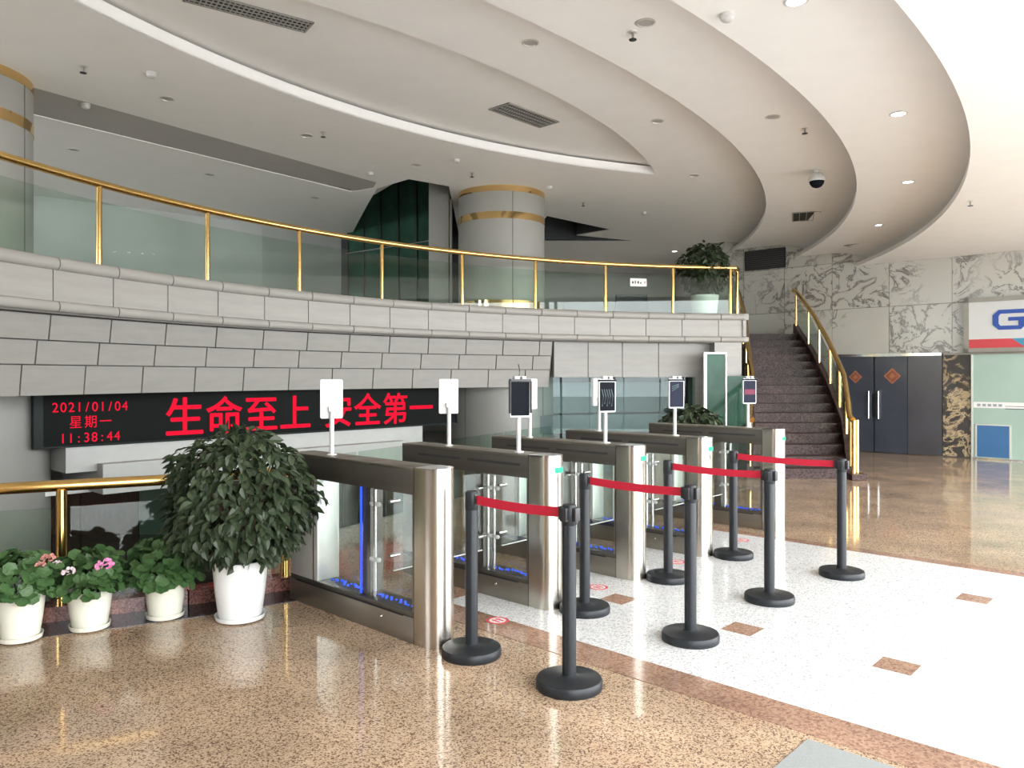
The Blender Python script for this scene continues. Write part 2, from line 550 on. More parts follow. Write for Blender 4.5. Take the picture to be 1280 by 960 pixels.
# lower level seen down through the opening
SHELL = [tuple(st(S_FRONT - 0.1, T_LEFT - 0.2)), tuple(st(S_FRONT - 0.1, T_WALL + 0.25)), tuple(st(9.5, T_WALL + 0.25)), (5.5, 25.2), (-21, 25.2), (-21, 8.0), tuple(st(24, T_LEFT - 0.2))]
lf = prism('lower_floor', SHELL, -2.35, -2.2, M_LOWFLOOR)
tag(lf, kind='structure')
tag(prism('roof', SHELL, 7.6, 7.7, M_WALL), kind='structure')
lw = box('wall_lower', -15, 5.5, 18.6, 18.8, -2.2, 0.9, M_WALL)
tag(lw, kind='structure')
for x0, x1, m_, n_ in ((-11.6, -10.4, M_WOOD, 'wood_panel'), (-10.38, -9.0, M_WOOD, 'wood_panel'), (-8.98, -7.8, M_LOWGREEN, 'green_panel'),
                       (-7.76, -6.6, M_MARBLE, 'marble_panel'), (-6.58, -5.4, M_MARBLE, 'marble_panel'), (-5.3, -4.1, M_WOOD, 'wood_panel'),
                       (-4.0, -2.2, M_ALU, 'pale_panel'), (-2.1, -0.4, M_FROST, 'glass_panel')):
    box(n_, x0, x1, 18.5, 18.6, -2.2, 0.3, m_, lw)

# ------------------------------------------------------------------ outer walls
def wall_st(name, s0, s1, t0, t1, z0, z1, m):
    o = prism(name, st_poly(s0, s1, t0, t1), z0, z1, m)
    return tag(o, kind='structure')
wall_back = wall_st('wall_back', S_FRONT, 9.4, T_WALL + 0.04, T_WALL + 0.25, -2.4, 7.6, M_JOINT)
tag(box('wall_far', -21, 5.6, 25.0, 25.2, -2.4, 7.6, M_DARKWALL), kind='structure')
tag(box('wall_side', 5.3, 5.5, 19.0, 25.0, -2.4, 7.6, M_WALL), kind='structure')
tag(box('wall_end', -21, -20.8, 6.0, 25.0, -2.4, 7.6, M_WALL), kind='structure')
wall_st('wall_below', S_FRONT - 0.1, S_FRONT + 0.1, T_LEFT, T_WALL, -2.4, -0.25, M_WALL)
wall_st('wall_left', S_FRONT, 24, T_LEFT - 0.2, T_LEFT, -2.4, 2.9, M_WALL)
wall_st('wall_left_upper', S_FRONT, 24, T_LEFT - 0.2, T_LEFT, 4.85, 7.6, M_WALL)
wall_st('wall_left_pier', S_FRONT, 4.5, T_LEFT - 0.2, T_LEFT, 2.9, 4.85, M_WALL)
wall_st('wall_left_pier', 15.5, 24, T_LEFT - 0.2, T_LEFT, 2.9, 4.85, M_WALL)  # gap between the two piers is the added mezzanine opening
wall_st('wall_front_solid', S_FRONT - 0.12, S_FRONT + 0.12, T_LEFT, T_GLAZ, 0, 3.9, M_WALL)
for i, (t0, t1) in enumerate([(t - 0.06, t + 0.06) for t in (-2, 0.5, 3, 8, 11, 14)] + [(16.9, T_WALL)]):
    o = wall_st('window_frame', S_FRONT - 0.1, S_FRONT + 0.1, t0, t1, 0, 4.0, M_FRAME)
wall_st('wall_front', S_FRONT - 0.12, S_FRONT + 0.12, T_LEFT, T_WALL, 3.9, 7.6, M_WALL)

# marble cladding panels on the back wall (local x along -s, so placed by s)
def wall_panel(name, s0, s1, z0, z1, depth, m, parent, proud=0.0, gap=0.004):
    return prism(name, st_poly(s0 + gap, s1 - gap, T_WALL - depth - proud, T_WALL + 0.045), z0 + gap, z1 - gap, m, parent)
PANEL_S = [9.4, 8.5, 7.5, 6.42, 5.24, 4.06, 2.7, 1.5, 0.3, -0.9, -2.5]
for i in range(len(PANEL_S) - 1):
    s1, s0 = PANEL_S[i], PANEL_S[i + 1]
    for z0, z1 in ((2.06, 3.08), (3.08, 4.10), (4.10, 5.15)):
        if s1 <= 4.1 and s0 > -1 and z0 < 3.0: pass
        wall_panel('marble_panel', s0, s1, z0, z1, 0.0, M_MARBLE, wall_back, 0.002 * ((i + int(z0)) % 2))
for s0, s1 in ((8.4, 9.4), (7.4, 8.4), (6.34, 7.4)):
    wall_panel('marble_panel', s0, s1, 0, 1.03, 0.0, M_MARBLE, wall_back)
    wall_panel('marble_panel', s0, s1, 1.03, 2.06, 0.0, M_MARBLE, wall_back)

# ------------------------------------------------------------------ balcony ring
BC = (4.67, 4.19)
BR = 9.31
A_L, A_R = 186.0, 93.6
bal = prism('balcony_slab', arc(*BC, BR + 0.30, A_L, A_R, 40) + [(4.45, 17.3), (4.9, 18.9), (5.2, 24.9), (-1, 24.9), (-6, 19.4), (-13, 10.5), (-13, 3.2)], 2.2, 2.55, M_JOINT)
tag(bal, 'curved mezzanine balcony faced with pale stone tiles above the red display', 'balcony', kind='structure')
bb = sweep('tile_backing', [(BR + 0.07, 2.20), (BR + 0.35, 2.20), (BR + 0.35, 2.70), (BR + 0.07, 2.70)], A_L, A_R, 44, M_JOINT, bal, loc=(*BC, 0))
b2 = sweep('tile_backing', [(BR + 0.27, 2.20), (BR + 0.40, 1.45), (BR + 0.75, 1.45), (BR + 0.75, 2.20)], A_L, 114.6, 40, M_JOINT, bal, loc=(*BC, 0))
TW = 4.1
def ring_tiles(name, prof, first, a_end, m, width=TW, gap=0.035, a_start=A_L, smooth=False):
    bm = bmesh.new()
    a_sweep(bm, prof, gap, width - gap, 4)
    me = bpy.data.meshes.new(name)
    bmesh.ops.recalc_face_normals(bm, faces=bm.faces[:])
    bm.to_mesh(me); bm.free()
    me.materials.append(m)
    if smooth:
        for p in me.polygons: p.use_smooth = True
        me.set_sharp_from_angle(angle=R(50))
    a = first
    while a + width < a_start: a += width
    while a >= a_end - 0.01:
        o = inst(name, me, bal, loc=(*BC, 0), rot=(0, 0, R(a)))
        a -= width
    if a + width - a_end > 0.3:                       # a cut piece at the end
        bm = bmesh.new()
        a_sweep(bm, prof, 0.0, a + width - a_end - gap, 3)
        mesh_obj(name, bm, m, bal, loc=(*BC, 0), rotz=R(a_end), smooth=smooth)
def nose(r0, depth, z0, z1):
    h = (z1 - z0) / 2
    pts = []
    for i in range(9):
        a = PI / 2 + PI * i / 8
        pts.append((r0 + h * 0.7 + h * 0.7 * math.cos(a), (z0 + z1) / 2 + h * math.sin(a)))
    return [(r0 + depth, z1)] + pts + [(r0 + depth, z0)]
ring_tiles('cap_stone', nose(BR, 0.36, 2.60, 2.72), 161.8, A_R, M_TILE, smooth=True)
ring_tiles('fascia_tile', [(BR + 0.05, 2.315), (BR + 0.10, 2.315), (BR + 0.10, 2.60), (BR + 0.05, 2.60)], 162.0, A_R, M_TILE)
ring_tiles('molding_stone', nose(BR, 0.34, 2.215, 2.312), 161.8, A_R, M_TILE, smooth=True)
def course(z0, z1, off, first):
    ring_tiles('wall_tile', [(BR + off + 0.02, z0 + 0.006), (BR + off + 0.14, z0 + 0.006), (BR + off + 0.10, z1 - 0.006), (BR + off - 0.01, z1 - 0.006)], first, 114.9, M_TILE2, gap=0.05)
course(1.955, 2.20, 0.20, 161.4)
course(1.725, 1.955, 0.25, 162.0)
course(1.43, 1.725, 0.30, 162.7)
# flat stone panels right of the stepped tiles
bm_panels = [(114.5, 110.6), (110.6, 106.7), (106.7, 102.6), (102.6, 98.2)]
for a0, a1 in bm_panels:
    sweep('stone_panel', [(BR + 0.26, 1.60), (BR + 0.34, 1.60), (BR + 0.34, 2.20), (BR + 0.26, 2.20)], a1 + 0.04, a0 - 0.04, 4, M_TILE2, bal, loc=(*BC, 0))
sweep('end_pier', [(BR + 0.06, 1.62), (BR + 0.5, 1.62), (BR + 0.5, 2.21), (BR + 0.06, 2.21)], 93.8, 96.8, 3, M_TILE, bal, loc=(*BC, 0))
# return of the balcony end towards the stair landing
box('end_tile', 4.06, 4.12, 13.50, 15.4, 2.315, 2.60, M_TILE, bal)
box('end_tile', 4.06, 4.12, 15.41, 17.3, 2.315, 2.60, M_TILE, bal)
box('end_cap_stone', 3.9, 4.17, 13.50, 17.3, 2.60, 2.72, M_TILE, bal, bevel=0.03)
box('end_molding', 3.9, 4.17, 13.50, 17.3, 2.215, 2.312, M_TILE, bal, bevel=0.03)
prism('bounce_finish', arc(*BC, BR + 0.36, A_L, A_R + 1, 40) + [(3.9, 17.3), (4.6, 18.9), (5.0, 24.4), (-0.9, 24.4), (-5.5, 19.4), (-12.9, 10.5), (-12.9, 3.2)], 2.55, 2.56, mat('pale bounce floor', (0.78, 0.76, 0.72), 0.4, noise=0.05, nscale=2), bal)  # unseen floor layer made pale to bounce light onto the mezzanine ceiling
# soffit under the tile courses
so = prism('ceiling_lower', arc(*BC, BR + 0.35, A_L, 114.9, 30) + [(0.9, 18.8), (-7, 18.8), (-13, 10.5), (-13, 3.0)], 1.44, 1.50, M_CEIL)
tag(so, kind='structure')

# white boxed ledges under the display (parallel to the display)
LED0 = Vector((-5.09, 8.2))
def led_pt(lam, back=0.0):
    p = LED0 + D2 * lam
    return (p.x + D1.x * back, p.y + D1.y * back)
def led_box(name, l0, l1, b0, b1, z0, z1, m, parent=None):
    return prism(name, [led_pt(l0, b0), led_pt(l1, b0), led_pt(l1, b1), led_pt(l0, b1)], z0, z1, m, parent)
M_LEDGE = mat('off white ledge paint', (0.52, 0.52, 0.50), 0.55, noise=0.03)
lb = led_box('ceiling_ledge', 0.30, 5.4, 0.02, 1.6, 0.55, 1.44, M_LEDGE)
tag(lb, kind='structure')
led_box('ledge_step', 0.62, 4.9, -0.16, 1.2, 0.30, 0.635, M_LEDGE, lb)
led_box('soffit_panel', -3.0, 9.0, 0.3, 5.0, 0.28, 0.34, M_CEIL, lb)
# ledges behind the teal partition at the right
M_DIM = mat('ledge paint dimmed for shade', (0.15, 0.165, 0.165), 0.6, noise=0.05)  # white ledge paint darkened to stand for weaker light behind the glass
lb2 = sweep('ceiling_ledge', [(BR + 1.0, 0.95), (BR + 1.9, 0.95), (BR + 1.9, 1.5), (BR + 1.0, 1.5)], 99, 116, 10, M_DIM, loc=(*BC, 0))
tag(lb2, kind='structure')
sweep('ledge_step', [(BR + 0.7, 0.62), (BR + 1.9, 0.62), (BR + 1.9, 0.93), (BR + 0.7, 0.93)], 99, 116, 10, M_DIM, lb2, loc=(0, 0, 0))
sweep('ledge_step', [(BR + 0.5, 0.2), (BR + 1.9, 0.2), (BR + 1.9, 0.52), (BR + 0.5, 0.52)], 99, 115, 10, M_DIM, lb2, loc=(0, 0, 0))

sweep('pier_wall', [(BR + 0.30, 0.0), (BR + 0.5, 0.0), (BR + 0.5, 2.2), (BR + 0.30, 2.2)], 93.8, 98.7, 4, M_TILE2, bal, loc=(*BC, 0))
# teal glass partition below the stone panels
gp = empty('glass_partition', 'frameless teal glass partition below the balcony right of the grey column', 'glass wall', (*BC, 0), 0)
for a0, a1 in ((114.8, 110.6), (110.6, 106.7), (106.7, 102.6), (102.6, 98.6)):
    sweep('glass_pane', [(BR + 0.20, 0.0), (BR + 0.212, 0.0), (BR + 0.212, 1.60), (BR + 0.20, 1.60)], a1 + 0.05, a0 - 0.05, 4, M_GLASST, gp)

# green glass door in its white frame at the balcony end
gd = empty('door_2', None, None, kind='structure')
gx, gy = 3.35, 13.2
box('door_frame', gx - 0.05, gx, gy, gy + 0.06, 0, 2.03, M_ALU, gd)
box('door_frame', gx + 0.32, gx + 0.345, gy, gy + 0.06, 0, 2.03, M_ALU, gd)
box('door_frame', gx, gx + 0.32, gy, gy + 0.06, 2.0, 2.03, M_ALU, gd)
box('door_leaf', gx, gx + 0.32, gy + 0.02, gy + 0.04, 0.02, 2.0, M_GREENGL, gd)
box('side_pane', gx + 0.36, gx + 0.80, gy + 0.12, gy + 0.14, 0.0, 1.62, M_GREENGL, gd)
tag(gd, kind='structure')

# ------------------------------------------------------------------ columns
def column(x, y, label):
    e = empty('column', label, 'column', (x, y, 0), kind='structure')
    lathe('upper_cladding', [(0.78, 2.55), (0.78, 4.9)], M_COLUMN, e, 64)
    lathe('lower_cladding', [(0.95, -2.2), (0.95, 2.2)], M_COLUMN, e, 64)
    lathe('plinth', [(0.82, 2.55), (0.82, 2.80), (0.78, 2.80)], M_BLACKST, e, 64)
    for z0, z1 in ((2.80, 2.93), (4.33, 4.45), (4.80, 4.90)):
        lathe('brass_band', [(0.78, z0), (0.788, z0), (0.788, z1), (0.78, z1)], M_GOLDR, e, 64)
    for a in (-75, 5, 95, 185):
        box('cladding_joint', -0.006, 0.006, -0.003, 0.004, 2.93, 4.8, M_JOINT, e, loc=(0.781 * math.cos(R(a)), 0.781 * math.sin(R(a)), 0), rotz=R(a + 90))
    for a in (-40, 50, 140, 230):
        box('cladding_joint', -0.006, 0.006, -0.003, 0.004, -2.2, 2.2, M_JOINT, e, loc=(0.951 * math.cos(R(a)), 0.951 * math.sin(R(a)), 0), rotz=R(a + 90))
    return e
column(-0.19, 13.95, 'round grey clad column with brass bands behind the middle of the balcony')
column(-6.12, 8.35, 'round grey clad column cut by the left picture edge')

# ------------------------------------------------------------------ upper ceiling
ceil = empty('ceiling', None, None, kind='structure')
LIPS = {3: (-11.52, 17.77, 19.0, 4.0), 2: (-11.27, 18.21, 17.74, 4.33), 1: (-12.07, 19.01, 17.43, 4.66), 0: (-8.73, 16.08, 11.64, 4.9)}
CV = (5.38, 3.12, 9.89)
def lip_arc(i, dr=0.0, a0=-88, a1=0.5, n=70):
    cx, cy, r, z = LIPS[i]
    return arc(cx, cy, r + dr, a0, a1, n)
FARP = [tuple(st(9.6, T_WALL + 0.1)), tuple(st(S_FRONT - 0.2, T_WALL + 0.1)), tuple(st(S_FRONT - 0.2, T_LEFT - 0.2))]
# tier right of each lip, thin plates
prism('ceiling_tier', lip_arc(3) + [(9.2, 18.4)] + FARP[1:] + [(-13, 0.2)], 4.0, 4.02, M_CEIL, ceil)
def between(i_out, i_in, z):
    return prism('ceiling_tier', lip_arc(i_out, -0.3) + lip_arc(i_in)[::-1], z, z + 0.02, M_CEIL, ceil)
between(3, 2, 4.33)
between(2, 1, 4.66)
# lens-shaped raised field over the lobby: cut by the cove arc and lip 0
def circ_x(c0, r0, c1, r1):
    d = math.hypot(c1[0] - c0[0], c1[1] - c0[1])
    a = (r0 * r0 - r1 * r1 + d * d) / (2 * d)
    h = math.sqrt(max(0, r0 * r0 - a * a))
    ex, ey = (c1[0] - c0[0]) / d, (c1[1] - c0[1]) / d
    return [(c0[0] + ex * a - ey * h, c0[1] + ey * a + ex * h), (c0[0] + ex * a + ey * h, c0[1] + ey * a - ex * h)]
X1, X2 = circ_x(CV[:2], CV[2], LIPS[0][:2], LIPS[0][2])
if X1[1] < X2[1]: X1, X2 = X2, X1          # X1 = far tip
def ang(c, p): return math.degrees(math.atan2(p[1] - c[1], p[0] - c[0])) % 360
ca0, ca1 = ang(CV, X1), ang(CV, X2)
la0, la1 = ang(LIPS[0], X1), ang(LIPS[0], X2)
if la0 < la1: la0 += 360
cove_arc = arc(CV[0], CV[1], CV[2], ca0, ca1, 44)
lip0_arc = arc(LIPS[0][0], LIPS[0][1], LIPS[0][2], la1, la0, 44)
lens = cove_arc + lip0_arc[1:-1]
band = [(-6.9, 6.75), (-2.30, 13.01), (-2.42, 13.42), (-2.85, 13.69), (-7.5, 7.75)]
void = [(-2.36, 13.44), (-1.72, 12.80), (-1.09, 13.28), (-1.25, 18.4), (-3.9, 18.4), (-2.80, 14.8)]
notch = [(0.72, 15.75), (2.2, 17.2), (1.5, 17.9), (2.9, 18.6), (0.3, 18.6)]
outer = lip_arc(1, -0.3) + [(5.36, 24.9), (-14, 24.9), (-14, 1.6)]
prism('ceiling_tier', outer, 4.9, 4.92, M_CEIL, ceil, holes=[lens, band, void, notch])
prism('ceiling_field', arc(CV[0], CV[1], CV[2] + 0.14, ca0 - 0.3, ca1 + 0.3, 44) + arc(LIPS[0][0], LIPS[0][1], LIPS[0][2] - 0.4, la1, la0, 30), 5.07, 5.09, M_CEIL, ceil)
prism('grey_band', [(-7.2, 6.5), (-1.95, 13.0), (-2.5, 13.95), (-8, 7.9)], 4.912, 4.93, M_CEILG, ceil)
# white upright of the cove and the dark slot above it
bm = bmesh.new()
a_quad_strip(bm, [(x, y, 4.9) for x, y in cove_arc], [(x, y, 5.035) for x, y in cove_arc])
co = arc(CV[0], CV[1], CV[2] + 0.02, ca0, ca1, 44)
a_quad_strip(bm, [(x, y, 5.035) for x, y in cove_arc], [(x, y, 5.035) for x, y in co])
mesh_obj('cove_upright', bm, mat('cove paint lifted for light', (0.94, 0.93, 0.93), 0.5, noise=0.01), ceil, smooth=True)  # whiter than the ceiling paint to stand for light on the cove
# lips: small upright, slot behind it, and the hollow curve up to the next tier
def lip(i, zhi, arcf, w=0.55, a0=-88, a1=0.5):
    cx, cy, r, zl = LIPS[i]
    h = 0.075
    bm = bmesh.new()
    n = 80
    A = [(x, y, zl) for x, y in arc(cx, cy, r, a0, a1, n)]
    B = [(x, y, zl + h) for x, y in arc(cx, cy, r, a0, a1, n)]
    a_quad_strip(bm, A, B)
    C = [(x, y, zl + h) for x, y in arc(cx, cy, r + 0.03, a0, a1, n)]
    a_quad_strip(bm, B, C)
    mesh_obj('lip_upright', bm, M_CEIL, ceil, smooth=True)
    bm = bmesh.new()
    prev = None
    K = 9
    z0 = zl + 0.06
    for k in range(K + 1):
        ph = PI / 2 * k / K
        rr = r + 0.20 - (w + 0.20) * (1 - math.cos(ph))
        zz = z0 + (zhi - z0) * math.sin(ph)
        cur = [(x, y, zz) for x, y in arc(cx, cy, rr, a0, a1, n)]
        if prev: a_quad_strip(bm, prev, cur)
        prev = cur
    bmesh.ops.remove_doubles(bm, verts=bm.verts[:], dist=0.0005)
    mesh_obj('lip_hollow', bm, M_CEIL, ceil, smooth=True)
lip(3, 4.33, None)
lip(2, 4.66, None)
lip(1, 4.90, None, 0.5)
lip(0, 5.07, None, 0.42, la1 - 360 if la1 > 180 else la1, la0 - 360 if la0 > 180 else la0)

# void above the balcony with the dark glazed stair tower, and the dark recess right of the column
tower = empty('stair_tower', 'dark green glazed stair tower seen through the ceiling opening left of the column', 'glass wall', kind='structure')
box('back_panel', -4.4, -1.0, 18.3, 18.45, 2.55, 7.5, M_DARKWALL, tower)
prism('tower_side', [(-2.36, 13.44), (-3.9, 18.4), (-3.95, 18.4), (-2.41, 13.44)], 4.92, 7.5, M_WALL, tower)
box('tower_top', -4.4, -0.9, 12.6, 18.45, 7.5, 7.6, M_DARKWALL, tower)
prism('tower_front', [(-2.36, 13.44), (-1.72, 12.80), (-1.09, 13.28), (-1.09, 13.2), (-1.72, 12.72), (-2.40, 13.38)], 4.92, 7.5, M_DARKWALL, tower)
for k in range(5):
    x0 = -3.75 + k * 0.44
    y0 = 17.6 - k * 0.36
    prism('tower_pane', [(x0, y0), (x0 + 0.42, y0 - 0.343), (x0 + 0.43, y0 - 0.33), (x0 + 0.01, y0 + 0.013)], 4.45, 6.4, M_GREENGL, tower)
    prism('tower_pane', [(x0, y0), (x0 + 0.42, y0 - 0.343), (x0 + 0.43, y0 - 0.33), (x0 + 0.01, y0 + 0.013)], 2.9, 4.40, M_GREENGL, tower)
    tube('tower_mullion', [(x0 - 0.01, y0 - 0.02, 2.6), (x0 - 0.01, y0 - 0.02, 6.5)], 0.018, M_BLACKP, tower, 8)
for z in (4.42, 6.45):
    tube('tower_rail', [(-3.8, 17.6, z), (-1.55, 15.76, z)], 0.02, M_CHROME, tower, 8)
pil = box('pier', -1.55, -1.18, 14.3, 14.7, 2.55, 7.5, M_COLUMN)
tag(pil, 'narrow grey pier between the glazed tower and the round column', 'pier', kind='structure')
box('pier_trim', -1.155, -1.12, 14.28, 14.4, 2.55, 4.9, M_FRAME, pil)
M_MEZZ = mat('mezzanine wall', (0.50, 0.51, 0.49), 0.5, noise=0.1, nscale=1)
wm = prism('wall_mezzanine', [(-14, 9.6), (-5.4, 16.6), (-3.95, 18.45), (-1.0, 19.3), (-0.9, 24.5), (5.2, 24.5), (5.2, 24.7), (-1.1, 24.7), (-1.2, 19.5), (-4.1, 18.65), (-5.6, 16.8), (-14, 9.9)], 2.5, 4.92, M_MEZZ)
tag(wm, kind='structure')
box('blue_panel', 3.3, 4.3, 24.4, 24.5, 2.6, 4.2, mat('dim blue panel', (0.10, 0.12, 0.15), 0.4, noise=0.05), wm)
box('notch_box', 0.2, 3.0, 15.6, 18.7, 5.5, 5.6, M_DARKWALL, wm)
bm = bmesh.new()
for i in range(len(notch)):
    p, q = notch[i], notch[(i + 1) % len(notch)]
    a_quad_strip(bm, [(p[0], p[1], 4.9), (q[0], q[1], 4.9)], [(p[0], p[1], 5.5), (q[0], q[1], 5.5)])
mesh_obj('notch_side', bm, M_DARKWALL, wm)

# ------------------------------------------------------------------ turnstiles
TS = [3.08, 4.116, 5.167, 6.254, 7.80]
S_CAB = 3.50
Y0 = 0.1
POS = ['nearest the big potted plant, plain top and no front tablet', 'second from the potted plant, behind the nearest barrier belt',
       'third and middle one of the row', 'fourth from the potted plant', 'last of the row nearest the dark red staircase']
def stadium(r, x1, n=14):
    return [(r * math.cos(a), r * math.sin(a)) for a in [PI / 2 + PI * k / n for k in range(n + 1)]] + [(x1, -r), (x1, r)]
def turnstile(i):
    t = TS[i]
    p = st(S_CAB, t)
    e = empty('turnstile', 'stainless steel glass turnstile, ' + POS[i], 'turnstile', (p.x, p.y, 0), ANG, 'turnstiles in a row')
    fc = prism('front_column', stadium(0.10, 0.10), 0.0, 1.055, M_STEEL, e, smooth=True)
    prism('column_cap', stadium(0.101, 0.10), 1.055, 1.068, M_CHROME, fc, smooth=True)
    box('column_groove', 0.098, 0.102, -0.1005, 0.1005, 0.0, 1.055, M_BLACKP, fc)
    th = box('top_housing', 0.103, 1.50, -0.10, 0.10, 0.90, 1.05, M_STEELD, e, 0.004)
    for x0, x1 in ((0.103, 0.55), (0.553, 0.86), (0.863, 1.50)):
        box('top_plate', x0, x1, -0.101, 0.101, 1.05, 1.066, M_STEELB, th, 0.003)
    if i > 0:
        for x0, x1 in ((0.18, 0.72), (0.80, 1.30)):
            box('slot', x0, x1, 0.0985, 0.1015, 0.982, 1.000, M_VENTD, th)
    bs = box('base', 0.103, 1.50, -0.10, 0.10, 0.0, 0.155, M_STEELB, e, 0.004)
    box('base_rail', 0.103, 1.50, -0.095, 0.095, 0.155, 0.185, M_STEELD, bs, 0.003)
    box('base_groove', 0.2, 1.42, 0.0985, 0.1015, 0.150, 0.158, M_BLACKP, bs)
    bm = bmesh.new()
    a_lathe(bm, [(0, 0.012), (0.009, 0.008), (0.011, 0.0)], 10)
    lk = mesh_obj('lock', bm, M_CHROME, bs, smooth=True, loc=(0.42, 0.10, 0.105))
    lk.rotation_euler = (R(-90), 0, 0)
    box('front_post', 0.10, 0.125, -0.09, 0.09, 0.185, 0.90, M_STEELB, e)
    box('divider_post', 0.60, 0.68, -0.05, 0.05, 0.185, 0.90, M_STEELD, e)
    ep = box('end_panel', 1.16, 1.50, -0.09, 0.09, 0.185, 0.90, M_ALU, e, 0.004)
    box('end_panel_groove', 1.20, 1.215, 0.088, 0.0915, 0.185, 0.90, M_STEELB, ep)
    for sy in (-1, 1):
        for x0, x1 in ((0.128, 0.598), (0.682, 1.158)):
            box('glass_pane', x0, x1, sy * 0.075 - 0.004, sy * 0.075 + 0.004, 0.187, 0.898, M_GLASSC, e)
    # blue light strips under the panes: short dashes of light
    for x0, x1 in ((0.14, 0.58), (0.70, 1.14)):
        bm = bmesh.new()
        x = x0
        while x < x1 - 0.02:
            w_ = rnd.uniform(0.006, 0.020)
            y = rnd.choice((-0.02, 0.0, 0.02))
            a_box(bm, x, x + w_, y - 0.006, y + 0.006, 0.187, 0.187 + rnd.choice((0.008, 0.014)))
            x += w_ + rnd.uniform(0.006, 0.016)
        mesh_obj('light_strip', bm, M_BLUELED, e)
    if i == 0:
        box('light_line', 0.684, 0.690, 0.055, 0.068, 0.19, 0.895, M_BLUELED, e)
    # gate posts with clamps and the swing wings
    def post(x, y):
        po = tube('gate_post', [(x, y, 0.187), (x, y, 0.885)], 0.0125, M_CHROME, e, 12)
        for z in (0.43, 0.79):
            bm = bmesh.new()
            for dy in (-0.03, 0.03):
                a_lathe(bm, [(0, -0.016), (0.016, -0.012), (0.021, 0), (0.016, 0.012), (0, 0.016)], 12, x + dy, y, z)
            mesh_obj('clamp', bm, M_WHITEP, po, smooth=True)
        return po
    post(0.555, 0.045)
    if i > 0: post(0.49, 0.045)
    def wing(sgn, ln):
        y0, y1 = sgn * 0.105, sgn * (0.105 + ln)
        ya, yb = min(y0, y1), max(y0, y1)
        w_ = box('gate_wing', 0.552, 0.560, ya, yb, 0.33, 0.90, M_GLASSC, e)
        bm = bmesh.new()
        a_box(bm, 0.551, 0.561, y1 - 0.003, y1 + 0.003, 0.33, 0.90)
        a_box(bm, 0.551, 0.561, ya, yb, 0.326, 0.332)
        mesh_obj('wing_edge', bm, M_WHITEP, w_)
        bm = bmesh.new()
        for z in (0.43, 0.79):
            a_tube(bm, [(0.556, sgn * 0.07, z), (0.556, sgn * 0.15, z)], 0.014, 10)
        mesh_obj('wing_hinge', bm, M_CHROME, w_, smooth=True)
    if i < 4: wing(-1, 0.40 if i < 3 else 0.62)
    if i > 0: wing(1, 0.40 if i < 4 else 0.62)
    # green status light wrapped round the front
    if i > 0:
        bm = bmesh.new()
        ra, rb = [], []
        for k in range(9):
            a = R(158 + 60 * k / 8)
            ra.append((0.1025 * math.cos(a), 0.1025 * math.sin(a), 0.948)); rb.append((0.1025 * math.cos(a), 0.1025 * math.sin(a), 0.985))
        a_quad_strip(bm, ra, rb)
        mesh_obj('status_light', bm, M_GREENLED, fc)
    return e
for i in range(5): turnstile(i)

